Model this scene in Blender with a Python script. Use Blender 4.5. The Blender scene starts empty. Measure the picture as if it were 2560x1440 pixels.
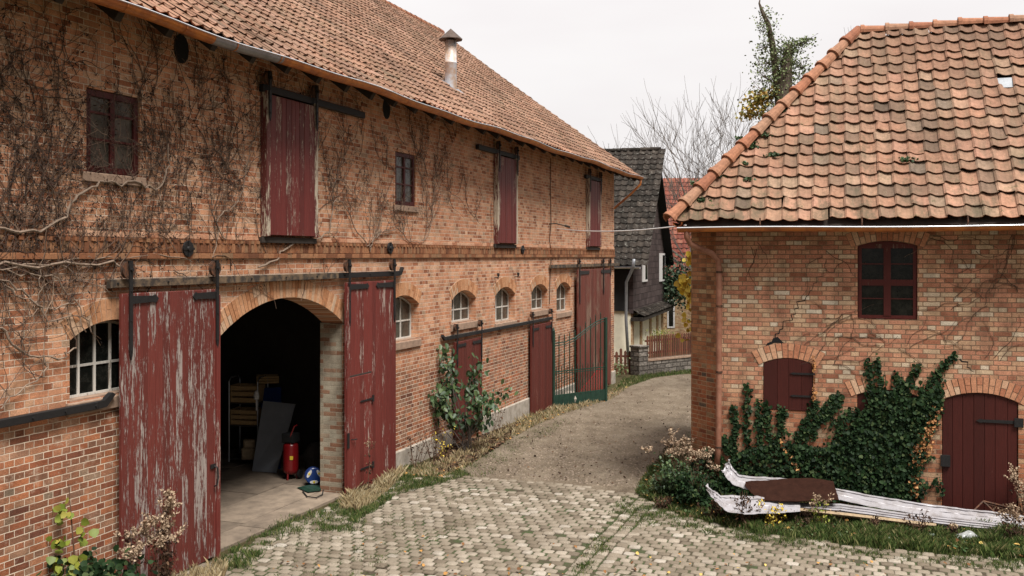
import bpy, math, random
import numpy as np
from mathutils import Vector, Matrix
from mathutils.geometry import tessellate_polygon
random.seed(7); rng = np.random.default_rng(7)
scene = bpy.context.scene
R = math.radians
# ---------------------------------------------------------------- camera
F, CX, CY, CAMZ = 2400.0, 1280.0, 640.0, 4.2
cd = bpy.data.cameras.new('camera'); cam = bpy.data.objects.new('camera', cd)
scene.collection.objects.link(cam); scene.camera = cam
cam.location = (0, 0, CAMZ); cam.rotation_euler = (R(90), 0, 0)
cd.sensor_width = 36; cd.lens = F / 2560 * 36; cd.shift_y = -80 / 2560
cd.clip_start = 0.1; cd.clip_end = 3000
# ---------------------------------------------------------------- exposure
vs = scene.view_settings
vs.view_transform = 'Standard'; vs.look = 'None'; vs.gamma = 1; vs.use_curve_mapping = False
vs.exposure = 0.75
# ---------------------------------------------------------------- world: overcast sky
SUN_EL, SUN_AZ = 60, 150          # azimuth clockwise from +Y (camera looks along +Y)
w = bpy.data.worlds.new('World'); scene.world = w; w.use_nodes = True
nt = w.node_tree; nt.nodes.clear()
def wn(t): return nt.nodes.new(t)
out = wn('ShaderNodeOutputWorld'); bg = wn('ShaderNodeBackground')
sky = wn('ShaderNodeTexSky'); sky.sky_type = 'NISHITA'; sky.sun_disc = False
sky.sun_elevation = R(SUN_EL); sky.sun_rotation = R(SUN_AZ); sky.air_density = 1.6; sky.dust_density = 4
hs = wn('ShaderNodeHueSaturation'); hs.inputs['Saturation'].default_value = 0.12
nt.links.new(sky.outputs[0], hs.inputs['Color'])
tc = wn('ShaderNodeTexCoord'); sp = wn('ShaderNodeSeparateXYZ'); nt.links.new(tc.outputs['Generated'], sp.inputs[0])
mr = wn('ShaderNodeMapRange'); mr.inputs[1].default_value = 0.0; mr.inputs[2].default_value = 0.3       # overcast: zenith brighter than horizon
mr.inputs[3].default_value = 5.3; mr.inputs[4].default_value = 5.9; nt.links.new(sp.outputs[2], mr.inputs[0])
m2 = wn('ShaderNodeMapRange'); m2.interpolation_type = 'SMOOTHSTEP'; m2.inputs[1].default_value = 0.27; m2.inputs[2].default_value = 0.95
m2.inputs[3].default_value = 0.0; m2.inputs[4].default_value = 5.0; nt.links.new(sp.outputs[2], m2.inputs[0])
m3 = wn('ShaderNodeMapRange'); m3.inputs[1].default_value = -0.55; m3.inputs[2].default_value = 0.4; m3.inputs[3].default_value = 0.30; m3.inputs[4].default_value = 1.0   # unseen sky dimmed towards the south-east, added to deepen the eave shadows
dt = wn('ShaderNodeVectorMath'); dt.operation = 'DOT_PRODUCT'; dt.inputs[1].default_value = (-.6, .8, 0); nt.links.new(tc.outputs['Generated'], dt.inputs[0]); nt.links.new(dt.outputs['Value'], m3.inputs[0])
ad = wn('ShaderNodeMath'); nt.links.new(mr.outputs[0], ad.inputs[0]); nt.links.new(m2.outputs[0], ad.inputs[1])
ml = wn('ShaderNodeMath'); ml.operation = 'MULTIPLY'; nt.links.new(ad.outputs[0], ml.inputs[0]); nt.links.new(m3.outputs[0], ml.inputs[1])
mp = wn('ShaderNodeMapping'); mp.inputs['Scale'].default_value = (1.2, 1.2, 4.5); nt.links.new(tc.outputs['Generated'], mp.inputs[0])
nz = wn('ShaderNodeTexNoise'); nz.inputs['Scale'].default_value = 1.6; nz.inputs['Detail'].default_value = 4
nt.links.new(mp.outputs[0], nz.inputs['Vector'])
cr = wn('ShaderNodeValToRGB'); cr.color_ramp.elements[0].position = 0.35; cr.color_ramp.elements[1].position = 0.68
cr.color_ramp.elements[0].color = (0.97, 0.92, 0.925, 1); cr.color_ramp.elements[1].color = (1.09, 1.07, 1.06, 1)
nt.links.new(nz.outputs[0], cr.inputs[0])
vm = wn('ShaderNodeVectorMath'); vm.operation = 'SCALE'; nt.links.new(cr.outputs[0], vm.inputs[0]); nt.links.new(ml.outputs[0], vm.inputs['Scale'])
mx = wn('ShaderNodeMix'); mx.data_type = 'RGBA'; mx.inputs[0].default_value = 0.9
nt.links.new(hs.outputs[0], mx.inputs[6]); nt.links.new(vm.outputs[0], mx.inputs[7])
nt.links.new(mx.outputs[2], bg.inputs[0]); bg.inputs[1].default_value = 0.10; nt.links.new(bg.outputs[0], out.inputs[0])
# ---------------------------------------------------------------- sun
sd = bpy.data.lights.new('sun', 'SUN'); sun = bpy.data.objects.new('sun', sd); scene.collection.objects.link(sun)
sd.energy = 3.4; sd.angle = R(24); sd.color = (1.0, 0.965, 0.92)
az = R(SUN_AZ); el = R(SUN_EL)
sdir = Vector((math.sin(az) * math.cos(el), math.cos(az) * math.cos(el), math.sin(el)))
sun.rotation_euler = sdir.to_track_quat('Z', 'Y').to_euler(); sun.location = (0, 0, 40)
# ================================================================ helpers
def tag(o, label=None, cat=None, group=None, kind=None):
    if label: o['label'] = label
    if cat: o['category'] = cat
    if group: o['group'] = group
    if kind: o['kind'] = kind
    return o
def gz(X, Y):                      # height of the ground
    d = max(0.0, Y - 21.0)
    return -0.75 * (1 - math.exp(-(d / 19.0) ** 1.5)) - 0.0 if d > 0 else 0.0
def G(px, py):                     # a pixel on the ground
    X = Y = 0; z = 0.0
    for _ in range(30):
        Y = (CAMZ - z) * F / (py - CY); X = (px - CX) / F * Y; z = gz(X, Y)
    return (X, Y, z)
def P(px, py, Y):                  # a pixel at a given distance
    return Vector(((px - CX) / F * Y, Y, CAMZ + (CY - py) / F * Y))
class Frame:                       # x along a wall, y into the building, z up
    def __init__(s, ox, oy, ang, oz=0.0):
        s.o = Vector((ox, oy, oz)); s.a = ang
        s.M = Matrix.Translation(s.o) @ Matrix.Rotation(ang, 4, 'Z')
        s.I = s.M.inverted()
    def hit(s, px, py, yo=0.0):
        o = s.I @ Vector((0, 0, CAMZ)); d = s.I.to_3x3() @ Vector(((px - CX) / F, 1, (CY - py) / F))
        k = (yo - o.y) / d.y; p = o + d * k
        return p.x, p.z
    def loc(s, v): return s.I @ Vector(v)
    def wld(s, v): return s.M @ Vector(v)
def empty(name, fr, label, cat, group=None):
    o = bpy.data.objects.new(name, None); scene.collection.objects.link(o)
    o.matrix_world = fr.M if isinstance(fr, Frame) else Matrix.Translation(Vector(fr))
    o.empty_display_size = 0.3
    return tag(o, label, cat, group)
class MB:
    def __init__(s): s.v = []; s.f = []; s.m = []; s.g = []
    def add(s, vs, fs, mi=0):
        b = len(s.v); s.g.append((b, len(s.f))); s.v.extend([tuple(v) for v in vs]); s.f.extend([tuple(b + i for i in f) for f in fs]); s.m.extend([mi] * len(fs))
    def box(s, x0, x1, y0, y1, z0, z1, M=None, mi=0):
        v = [Vector(p) for p in ((x0,y0,z0),(x1,y0,z0),(x1,y1,z0),(x0,y1,z0),(x0,y0,z1),(x1,y0,z1),(x1,y1,z1),(x0,y1,z1))]
        if M is not None: v = [M @ p for p in v]
        s.add(v, [(0,3,2,1),(4,5,6,7),(0,1,5,4),(1,2,6,5),(2,3,7,6),(3,0,4,7)], mi)
    def bbox(s, x0, x1, y0, y1, z0, z1, b=0.005, M=None, mi=0):       # box with chamfered edges towards -y
        xs = (x0, x0 + b, x1 - b, x1); zs = (z0, z0 + b, z1 - b, z1)
        v = [(x0,y1,z0),(x1,y1,z0),(x1,y1,z1),(x0,y1,z1),(x0,y0+b,z0),(x1,y0+b,z0),(x1,y0+b,z1),(x0,y0+b,z1),
             (xs[1],y0,zs[1]),(xs[2],y0,zs[1]),(xs[2],y0,zs[2]),(xs[1],y0,zs[2])]
        v = [Vector(p) for p in v]
        if M is not None: v = [M @ p for p in v]
        s.add(v, [(0,3,2,1),(0,1,5,4),(1,2,6,5),(2,3,7,6),(3,0,4,7),(4,5,9,8),(5,6,10,9),(6,7,11,10),(7,4,8,11),(8,9,10,11)], mi)
    def prism(s, poly, y0, y1, M=None, mi=0, holes=()):                # outline in x,z extruded along y
        loops = [list(poly)] + [list(h) for h in holes]
        tris = tessellate_polygon([[Vector((p[0], p[1], 0)) for p in l] for l in loops])
        flat = [p for l in loops for p in l]; n = len(flat)
        v = [Vector((p[0], y0, p[1])) for p in flat] + [Vector((p[0], y1, p[1])) for p in flat]
        if M is not None: v = [M @ p for p in v]
        fs = []
        for t in tris:
            a, b, c = [flat[i] for i in t]
            cr_ = (b[0]-a[0])*(c[1]-a[1])-(b[1]-a[1])*(c[0]-a[0])
            t = tuple(t) if cr_ > 0 else tuple(t)[::-1]
            fs.append(t); fs.append(tuple(i + n for i in t[::-1]))
        b = 0
        for li, l in enumerate(loops):
            k = len(l); ar = sum(l[i][0]*l[(i+1)%k][1]-l[(i+1)%k][0]*l[i][1] for i in range(k))
            ccw = (ar > 0) != (li > 0)
            for i in range(k):
                j = (i + 1) % k
                q = (b+i, b+i+n, b+j+n, b+j)
                fs.append(q if ccw else q[::-1])
            b += k
        s.add(v, fs, mi)
    def tube(s, pts, rad, n=6, cap=True, mi=0):
        pts = [Vector(p) for p in pts]; m = len(pts)
        if not hasattr(rad, '__len__'): rad = [rad] * m
        vs = []; fs = []; up = None
        for i, p in enumerate(pts):
            t = (pts[min(i+1, m-1)] - pts[max(i-1, 0)])
            if t.length < 1e-9: t = Vector((0, 0, 1))
            t.normalize()
            if up is None: up = Vector((0, 0, 1)) if abs(t.z) < .9 else Vector((1, 0, 0))
            a = t.cross(up); 
            if a.length < 1e-4: a = t.cross(Vector((0, 1, 0.3)))
            a.normalize(); b = a.cross(t); up = b
            for k in range(n):
                an = 2 * math.pi * k / n
                vs.append(p + (a * math.cos(an) + b * math.sin(an)) * rad[i])
        for i in range(m - 1):
            for k in range(n):
                k2 = (k + 1) % n
                fs.append((i*n+k, i*n+k2, (i+1)*n+k2, (i+1)*n+k))
        if cap: fs.append(tuple(range(n))[::-1]); fs.append(tuple((m-1)*n+k for k in range(n)))
        s.add(vs, fs, mi)
    def lathe(s, prof, n=16, M=None, mi=0):
        vs = []; fs = []
        for r_, z in prof:
            for k in range(n):
                a = 2*math.pi*k/n; vs.append(Vector((r_*math.cos(a), r_*math.sin(a), z)))
        for i in range(len(prof)-1):
            for k in range(n): fs.append((i*n+k, i*n+(k+1)%n, (i+1)*n+(k+1)%n, (i+1)*n+k))
        if M is not None: vs = [M @ v for v in vs]
        s.add(vs, fs, mi)
    def build(s, name, mat, parent=None, smooth=False, frame=None):
        me = bpy.data.meshes.new(name)
        me.from_pydata([tuple(v) for v in s.v], [], s.f)
        for m_ in (mat if isinstance(mat, (list, tuple)) else [mat]): me.materials.append(m_)
        if any(s.m): me.polygons.foreach_set('material_index', s.m)
        if smooth: me.polygons.foreach_set('use_smooth', [True]*len(me.polygons))
        me.update()
        o = bpy.data.objects.new(name, me); scene.collection.objects.link(o)
        if parent is not None: o.parent = parent
        if frame is not None: o.matrix_basis = frame
        return o
def each(mb, name, mat, parent, per=1):      # every piece (or every 'per' pieces) of a builder as an object of its own
    g = mb.g + [(len(mb.v), len(mb.f))]; out_ = []
    for i in range(0, len(mb.g), per):
        (v0, f0), (v1, f1) = g[i], g[min(i+per, len(mb.g))]; m2 = MB(); m2.add(mb.v[v0:v1], [tuple(k - v0 for k in f) for f in mb.f[f0:f1]]); out_.append(m2.build(name, mat, parent))
    return out_
def npmesh(name, V, Fc, mat, parent=None, k=4, smooth=False):          # V (n,3), Fc (m,k)
    me = bpy.data.meshes.new(name); V = np.asarray(V, np.float32); Fc = np.asarray(Fc, np.int32)
    me.vertices.add(len(V)); me.vertices.foreach_set('co', V.ravel())
    me.loops.add(Fc.size); me.loops.foreach_set('vertex_index', Fc.ravel())
    me.polygons.add(len(Fc)); me.polygons.foreach_set('loop_start', np.arange(len(Fc), dtype=np.int32) * k)
    if smooth: me.polygons.foreach_set('use_smooth', np.ones(len(Fc), bool))
    me.materials.append(mat); me.update(calc_edges=True); me.validate()
    o = bpy.data.objects.new(name, me); scene.collection.objects.link(o)
    if parent is not None: o.parent = parent
    return o
def leafmesh(C, N, size, aspect=0.8, fold=0.25, droop=None):
    """six-cornered folded leaves at C with normals N; returns verts, quads"""
    C = np.asarray(C, float); N = np.asarray(N, float); n = len(C)
    N = N / (np.linalg.norm(N, axis=1, keepdims=True) + 1e-9)
    T = rng.normal(size=(n, 3))
    if droop is not None: T = T * 0.6 + np.asarray(droop)
    T -= (T * N).sum(1, keepdims=True) * N; T /= np.linalg.norm(T, axis=1, keepdims=True) + 1e-9
    B = np.cross(N, T); S = np.asarray(size).reshape(-1, 1) * np.ones((n, 1))
    pts = []
    for (a, b, c) in ((-.5, 0, 0), (-.3, .42, .3), (.15, .38, .3), (.55, 0, 0), (.15, -.38, .3), (-.3, -.42, .3)):
        pts.append(C + T * S * a + B * S * b * aspect * 1.1 + N * S * c * fold)
    V = np.stack(pts, 1).reshape(-1, 3); base = (np.arange(n) * 6)[:, None]
    Q = np.concatenate([base + np.array([0, 1, 2, 3]), base + np.array([0, 3, 4, 5])], 0)
    return V, Q
def blades(C, h, wd, lean=0.5):
    C = np.asarray(C, float); n = len(C); h = np.asarray(h).reshape(-1, 1) * np.ones((n, 1))
    a = rng.uniform(0, 2*np.pi, n); D = np.stack([np.cos(a), np.sin(a), np.zeros(n)], 1)
    b = rng.uniform(0, 2*np.pi, n); L = np.stack([np.cos(b), np.sin(b), np.zeros(n)], 1) * rng.uniform(0, lean, (n, 1)) * h
    Wd = np.asarray(wd).reshape(-1, 1) * np.ones((n, 1))
    up = np.array([0, 0, 1.0])
    V = np.stack([C - D*Wd*.5, C + D*Wd*.5, C + L*.35 + up*h*.6 + D*Wd*.35, C + L + up*h*.95], 1).reshape(-1, 3)
    Q = (np.arange(n)*4)[:, None] + np.array([0, 1, 2, 3])
    return V, Q
def inpoly(x, y, poly):
    c = False; n = len(poly)
    for i in range(n):
        x0, y0 = poly[i][:2]; x1, y1 = poly[i-1][:2]
        if (y0 > y) != (y1 > y) and x < (x1-x0)*(y-y0)/(y1-y0+1e-12)+x0: c = not c
    return c
def scatter(poly, n):
    xs = [p[0] for p in poly]; ys = [p[1] for p in poly]; out_ = []
    while len(out_) < n:
        x = random.uniform(min(xs), max(xs)); y = random.uniform(min(ys), max(ys))
        if inpoly(x, y, poly): out_.append((x, y))
    return out_
# ================================================================ materials
class NT:
    def __init__(s, name):
        s.mat = bpy.data.materials.new(name); s.mat.use_nodes = True; s.t = s.mat.node_tree; s.t.nodes.clear()
        s.out = s.t.nodes.new('ShaderNodeOutputMaterial'); s.b = s.t.nodes.new('ShaderNodeBsdfPrincipled')
        s.t.links.new(s.b.outputs[0], s.out.inputs[0]); s._tc = None
    def n(s, typ, ins=None, **kw):
        nd = s.t.nodes.new('ShaderNode' + typ)
        for k, v in kw.items(): setattr(nd, k, v)
        for k, v in (ins or {}).items(): s.set(nd.inputs[k], v)
        return nd
    def set(s, sock, v):
        if isinstance(v, bpy.types.NodeSocket): s.t.links.new(v, sock)
        else:
            if hasattr(sock.default_value, '__len__') and len(sock.default_value) == 4 and len(v) == 3: v = (*v, 1)
            sock.default_value = v
    def obj(s):
        if s._tc is None: s._tc = s.n('TexCoord')
        return s._tc.outputs['Object']
    def math(s, op, a, b=0.0, clamp=False): return s.n('Math', {0: a, 1: b}, operation=op, use_clamp=clamp).outputs[0]
    def noise(s, vec, scale, detail=3, rough=.55, dist=0.0):
        return s.n('TexNoise', {'Vector': vec, 'Scale': scale, 'Detail': detail, 'Roughness': rough, 'Distortion': dist}).outputs[0]
    def scl(s, vec, sc): return s.n('Mapping', {'Vector': vec, 'Scale': sc}).outputs[0]
    def ramp(s, f, stops, mode='LINEAR'):
        nd = s.n('ValToRGB', {0: f}); r = nd.color_ramp; r.interpolation = mode
        while len(r.elements) < len(stops): r.elements.new(0.5)
        for e, (p, c) in zip(r.elements, stops):
            e.position = p; e.color = (c, c, c, 1) if not hasattr(c, '__len__') else (*c[:3], 1)
        return nd.outputs[0]
    def mix(s, f, a, b, mode='MIX'):
        nd = s.n('Mix', data_type='RGBA', blend_type=mode); s.set(nd.inputs[0], f); s.set(nd.inputs[6], a); s.set(nd.inputs[7], b)
        return nd.outputs[2]
    def bump(s, h, dist=0.01, strength=1.0):
        nd = s.n('Bump', {'Height': h, 'Distance': dist, 'Strength': strength}); s.set(s.b.inputs['Normal'], nd.outputs[0]); return nd
    def done(s, col, rough=.8, metal=0.0, spec=None):
        s.set(s.b.inputs['Base Color'], col); s.set(s.b.inputs['Roughness'], rough); s.set(s.b.inputs['Metallic'], metal)
        if spec is not None: s.b.inputs['Specular IOR Level'].default_value = spec
        return s.mat
def island_rand(N): return N.n('NewGeometry').outputs['Random Per Island']
def wall_uv(N):
    o = N.n('SeparateXYZ', {0: N.obj()}); nn = N.n('SeparateXYZ', {0: N._tc.outputs['Normal']})
    f = N.math('GREATER_THAN', N.math('ABSOLUTE', nn.outputs[0]), 0.7)
    m = N.n('Mix', data_type='FLOAT'); N.set(m.inputs[0], f); N.set(m.inputs[2], o.outputs[0]); N.set(m.inputs[3], o.outputs[1])
    return N.n('CombineXYZ', {0: m.outputs[0], 1: o.outputs[2]}).outputs[0], o.outputs[2]
def brickmat(name, hi, lo, mortar, zlo=None, bw=.13, sq=2.0, offs=.25, msize=.0065, dirt=(0.05,.035,.025), dirtamt=.5, mortar_lo=None, topz=None):
    N = NT(name); uv, z = wall_uv(N)
    wob = N.n('Mix', data_type='RGBA', blend_type='ADD'); 
    nv = N.n('TexNoise', {'Vector': uv, 'Scale': 9.0, 'Detail': 3.0})
    sc = N.n('VectorMath', {0: nv.outputs[1], 'Scale': 0.012}, operation='SCALE')
    v2 = N.n('VectorMath', {0: uv, 1: sc.outputs[0]}, operation='ADD').outputs[0]
    br = N.n('TexBrick', {'Vector': v2, 'Color1': (0,0,0), 'Color2': (1,1,1), 'Mortar': (0,0,0), 'Scale': 1.0, 'Mortar Size': msize,
                          'Mortar Smooth': 0.35, 'Bias': 0.0, 'Brick Width': bw, 'Row Height': 0.077}, offset=offs, offset_frequency=2, squash=sq, squash_frequency=2)
    rnd = br.outputs[0]; mf = br.outputs[1]
    c = N.ramp(rnd, hi); mcol = mortar
    big = N.noise(uv, 0.55, 4, .6); mid = N.noise(uv, 3.0, 5, .65); fine = N.noise(uv, 60, 3, .6)
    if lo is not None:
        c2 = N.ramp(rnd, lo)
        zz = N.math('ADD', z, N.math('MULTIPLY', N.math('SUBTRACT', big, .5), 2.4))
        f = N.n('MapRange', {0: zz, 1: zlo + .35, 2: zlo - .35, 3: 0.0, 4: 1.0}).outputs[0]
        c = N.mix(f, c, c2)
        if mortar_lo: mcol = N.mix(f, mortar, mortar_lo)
    c = N.mix(N.ramp(fine, [(.3, .45), (.7, 0)]), c, (.02,.012,.008), 'MIX') if False else N.mix(1.0, c, N.ramp(fine, [(.25, .55), (.75, 1.25)]), 'MULTIPLY')
    c = N.mix(1.0, c, N.ramp(mid, [(.3, .62), (.6, 1.08)]), 'MULTIPLY')
    # worn pointing: some mortar is missing, some smears over the brick faces
    mm = N.math('MULTIPLY', mf, N.ramp(N.noise(uv, 5.0, 4, .7), [(.3, .45), (.55, 1.0)]))
    smear = N.math('MULTIPLY', N.ramp(N.noise(uv, 7.0, 5, .75), [(.55, 0), (.75, .5)]), 1.0)
    mm = N.math('MAXIMUM', mm, smear)
    c = N.mix(mm, c, mcol)
    c = N.mix(N.math('MULTIPLY', N.ramp(N.noise(N.scl(uv, (1.6, .35, 1)), 1.3, 6, .7), [(.5, 0), (.75, 1)]), dirtamt), c, dirt)
    pv = N.noise(N.scl(uv, (.5, 1.0, 1)), .8, 6, .7)
    c = N.mix(N.ramp(pv, [(.52, 0), (.66, .32)]), c, N.mix(1.0, c, (1.35, 1.3, 1.3), 'MULTIPLY'))
    h = N.math('SUBTRACT', N.math('MULTIPLY', fine, .35), mf)
    h = N.math('ADD', h, N.math('MULTIPLY', rnd, .5))
    N.bump(h, .008, .9)
    return N.done(c, .92, spec=.2)
def simple(name, col, rough=.7, metal=0.0, var=.25, sc=20, bump=.0, spec=None, col2=None):
    N = NT(name); n = N.noise(N.obj(), sc, 5, .65)
    if col2: c = N.mix(N.ramp(n, [(.42, 0), (.6, 1)]), col, col2)
    else: c = N.mix(1.0, col, N.ramp(n, [(.25, 1-var), (.75, 1+var)]), 'MULTIPLY')
    if bump: N.bump(n, bump)
    return N.done(c, rough, metal, spec)
def islandmat(name, stops, rough=.8, sc=25, var=.3, bump=.003, spec=None, extra=None):
    N = NT(name); c = N.ramp(island_rand(N), stops); n = N.noise(N.obj(), sc, 5, .7)
    c = N.mix(1.0, c, N.ramp(n, [(.25, 1-var), (.75, 1+var)]), 'MULTIPLY')
    if extra: c = extra(N, c)
    if bump: N.bump(n, bump)
    return N.done(c, rough, spec=spec)
M = {}
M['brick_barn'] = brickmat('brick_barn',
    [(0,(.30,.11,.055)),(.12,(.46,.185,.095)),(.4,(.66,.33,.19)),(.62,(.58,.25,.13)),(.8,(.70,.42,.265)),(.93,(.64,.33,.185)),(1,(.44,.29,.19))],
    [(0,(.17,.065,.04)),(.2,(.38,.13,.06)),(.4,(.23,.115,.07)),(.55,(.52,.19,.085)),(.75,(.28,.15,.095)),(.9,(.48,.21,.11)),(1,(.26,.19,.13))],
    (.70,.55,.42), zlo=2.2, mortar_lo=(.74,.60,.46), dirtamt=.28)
M['brick_out'] = brickmat('brick_outbuilding',
    [(0,(.34,.14,.08)),(.12,(.50,.22,.135)),(.4,(.62,.30,.185)),(.6,(.58,.32,.19)),(.76,(.60,.39,.24)),(.9,(.64,.47,.31)),(1,(.72,.62,.48))],
    [(0,(.22,.08,.045)),(.3,(.40,.15,.075)),(.6,(.46,.21,.12)),(.85,(.48,.29,.17)),(1,(.50,.38,.25))],
    (.22,.15,.095), zlo=1.9, mortar_lo=(.30,.20,.13), dirtamt=.6, msize=.0075)
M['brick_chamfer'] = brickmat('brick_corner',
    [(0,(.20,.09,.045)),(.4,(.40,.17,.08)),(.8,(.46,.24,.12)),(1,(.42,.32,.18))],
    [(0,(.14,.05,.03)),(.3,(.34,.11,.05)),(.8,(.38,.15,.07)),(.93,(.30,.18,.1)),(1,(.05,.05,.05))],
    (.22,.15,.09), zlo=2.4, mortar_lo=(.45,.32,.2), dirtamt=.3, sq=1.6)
M['brick_far'] = brickmat('brick_far', [(0,(.40,.22,.12)),(.5,(.55,.36,.20)),(1,(.62,.48,.30))], None, (.4,.3,.2), dirtamt=.2)
M['brick_jamb'] = brickmat('brick_jamb_limewashed', [(0,(.26,.12,.07)),(.3,(.32,.20,.13)),(.5,(.36,.30,.22)),(1,(.42,.37,.28))], None, (.42,.36,.27), dirtamt=.8, bw=.26, sq=1.0, offs=.5)
M['vouss'] = islandmat('arch_brick', [(0,(0.367,0.161,0.074)),(.4,(0.489,0.246,0.127)),(.75,(0.524,0.294,0.169)),(1,(0.481,0.341,0.232))], .9, 30, .3, .004, .2)
M['vouss_y'] = islandmat('arch_brick_yellow', [(0,(.40,.16,.09)),(.35,(.50,.23,.13)),(.7,(.56,.29,.17)),(1,(.60,.42,.28))], .9, 30, .35, .004, .2)
M['soldier'] = islandmat('soldier_brick', [(0,(0.129,0.054,0.029)),(.35,(0.258,0.107,0.052)),(.7,(0.339,0.161,0.081)),(1,(0.226,0.134,0.076))], .9, 30, .35, .004, .2)
M['soldier_lt'] = islandmat('course_brick', [(0,(0.369,0.155,0.084)),(.4,(0.553,0.291,0.178)),(.7,(0.608,0.368,0.240)),(1,(0.415,0.242,0.157))], .9, 30, .35, .004, .2)
M['mortar'] = simple('mortar', (.50,.38,.27), .95, sc=40, bump=.003)
M['mortar_dk'] = simple('dark_mortar', (.17,.12,.08), .95, sc=40, bump=.003)
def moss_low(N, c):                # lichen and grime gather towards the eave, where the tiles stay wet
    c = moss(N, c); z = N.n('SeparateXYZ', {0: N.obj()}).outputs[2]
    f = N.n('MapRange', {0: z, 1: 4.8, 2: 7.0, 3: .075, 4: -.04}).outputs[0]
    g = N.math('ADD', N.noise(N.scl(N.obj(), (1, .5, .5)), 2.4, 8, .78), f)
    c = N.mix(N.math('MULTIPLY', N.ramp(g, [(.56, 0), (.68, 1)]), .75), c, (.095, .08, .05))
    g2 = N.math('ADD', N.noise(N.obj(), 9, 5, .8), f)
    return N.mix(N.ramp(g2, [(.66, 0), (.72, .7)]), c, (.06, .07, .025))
def moss(N, c):
    n = N.noise(N.obj(), 2.2, 6, .75); m2 = N.noise(N.obj(), 14, 4, .7)
    c = N.mix(N.math('MULTIPLY', N.ramp(n, [(.5,0),(.68,1)]), N.ramp(m2, [(.4,.15),(.62,.75)])), c, (.14,.10,.055))
    n3 = N.noise(N.obj(), 8, 6, .8)
    c = N.mix(N.ramp(n3, [(.60,0),(.70,.8)]), c, (.085,.095,.035))
    n5 = N.noise(N.scl(N.obj(), (2.2,.35,.35)), 1.6, 6, .7)
    c = N.mix(N.ramp(n5, [(.48,0),(.68,.6)]), c, (.17,.125,.08))
    c = N.mix(1.0, c, N.ramp(N.noise(N.obj(), .55, 5, .6), [(.35, .70), (.62, 1.12)]), 'MULTIPLY')
    n4 = N.noise(N.obj(), 30, 3, .7)
    return N.mix(N.ramp(n4, [(.66,0),(.74,.6)]), c, (.45,.40,.30))
M['tile_barn'] = islandmat('barn_tile', [(0,(0.116,0.061,0.036)),(.2,(0.218,0.115,0.073)),(.5,(0.306,0.166,0.109)),(.75,(0.272,0.160,0.109)),(.9,(0.353,0.205,0.145)),(1,(0.150,0.096,0.066))], .85, 12, .25, .003, .25, moss)
M['tile_out'] = islandmat('outbuilding_tile', [(0,(.12,.085,.06)),(.06,(.20,.125,.085)),(.25,(.28,.155,.10)),(.5,(.345,.18,.115)),(.7,(.31,.185,.12)),(.85,(.38,.20,.135)),(.96,(.34,.225,.15)),(1,(.16,.12,.09))], .85, 12, .35, .003, .25, moss_low)
M['cap'] = islandmat('ridge_cap_tile', [(0,(0.255,0.102,0.058)),(.5,(0.332,0.140,0.076)),(1,(0.306,0.173,0.109))], .85, 10, .4, .004, .25)
M['tile_dark'] = islandmat('dark_concrete_tile', [(0,(0.016,0.013,0.010)),(.6,(0.033,0.026,0.021)),(1,(0.055,0.044,0.035))], .9, 3, .5, .003, .2,
    lambda N, c: N.mix(N.ramp(N.noise(N.obj(), 7, 5, .8), [(.56,0),(.7,.6)]), c, (.32,.31,.27)))
M['tile_red'] = islandmat('red_pantile', [(0,(0.149,0.037,0.022)),(.5,(0.223,0.062,0.037)),(1,(0.260,0.093,0.056))], .7, 3, .3, .003, .3)
def paintmat(name, paint, wood, amt, vert=True, dark=.6):
    N = NT(name); rn = island_rand(N); o = N.obj()
    off = N.n('VectorMath', {0: o, 1: N.n('CombineXYZ', {0: N.math('MULTIPLY', rn, 13.0), 1: rn, 2: N.math('MULTIPLY', rn, 7.0)}).outputs[0]}, operation='ADD').outputs[0]
    st = N.noise(N.scl(off, (13, 13, 1.3)), 2.8, 9, .75)
    ch = N.noise(N.scl(off, (1, 1, .45)), 1.1, 3, .6)
    fl = N.noise(N.scl(off, (1.3, 1.3, .6)), 34, 4, .7)
    s_ = N.math('ADD', N.math('ADD', st, N.math('MULTIPLY', N.math('SUBTRACT', ch, .5), .9)), N.math('MULTIPLY', N.math('SUBTRACT', fl, .5), .25))
    mask = N.ramp(s_, [(.62 - amt, 0), (.66 - amt, 1)])
    grain = N.noise(N.scl(off, (30, 30, 1.0)), 4, 5, .7)
    pc = N.mix(1.0, paint, N.ramp(grain, [(.3, .68), (.7, 1.22)]), 'MULTIPLY')
    pc = N.mix(1.0, pc, N.ramp(rn, [(0, .8), (1, 1.15)]), 'MULTIPLY')
    wc = N.mix(1.0, wood, N.ramp(grain, [(.3, dark), (.7, 1.25)]), 'MULTIPLY')
    c = N.mix(mask, pc, wc)
    N.bump(N.math('SUBTRACT', N.math('MULTIPLY', grain, .5), N.math('MULTIPLY', mask, .5)), .004)
    return N.done(c, N.ramp(mask, [(0, .55), (1, .9)]), spec=.3)
M['paint_worn'] = paintmat('flaking_red_paint', (.135,.030,.023), (.33,.275,.245), .08)
M['paint_mid'] = paintmat('weathered_red_paint', (.145,.028,.022), (.36,.27,.23), -.01)
M['paint_ok'] = paintmat('dull_red_paint', (.10,.020,.014), (.25,.14,.10), -.08)
M['paint_far'] = paintmat('old_brown_red_paint', (.13,.032,.022), (.20,.12,.085), .04)
M['paint_shutter'] = paintmat('shutter_red_paint', (.13,.024,.020), (.42,.34,.27), -.01)
M['paint_bare'] = paintmat('bare_flaking_wood', (.12,.03,.025), (.50,.42,.32), .14)
M['paint_flat'] = paintmat('smooth_oxblood_paint', (.056,.010,.007), (.20,.11,.08), -.12)
M['frame_red'] = paintmat('red_window_frame', (.085,.015,.012), (.2,.15,.12), -.06)
M['frame_white'] = paintmat('white_window_bar', (.62,.58,.52), (.30,.25,.2), .02)
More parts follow.
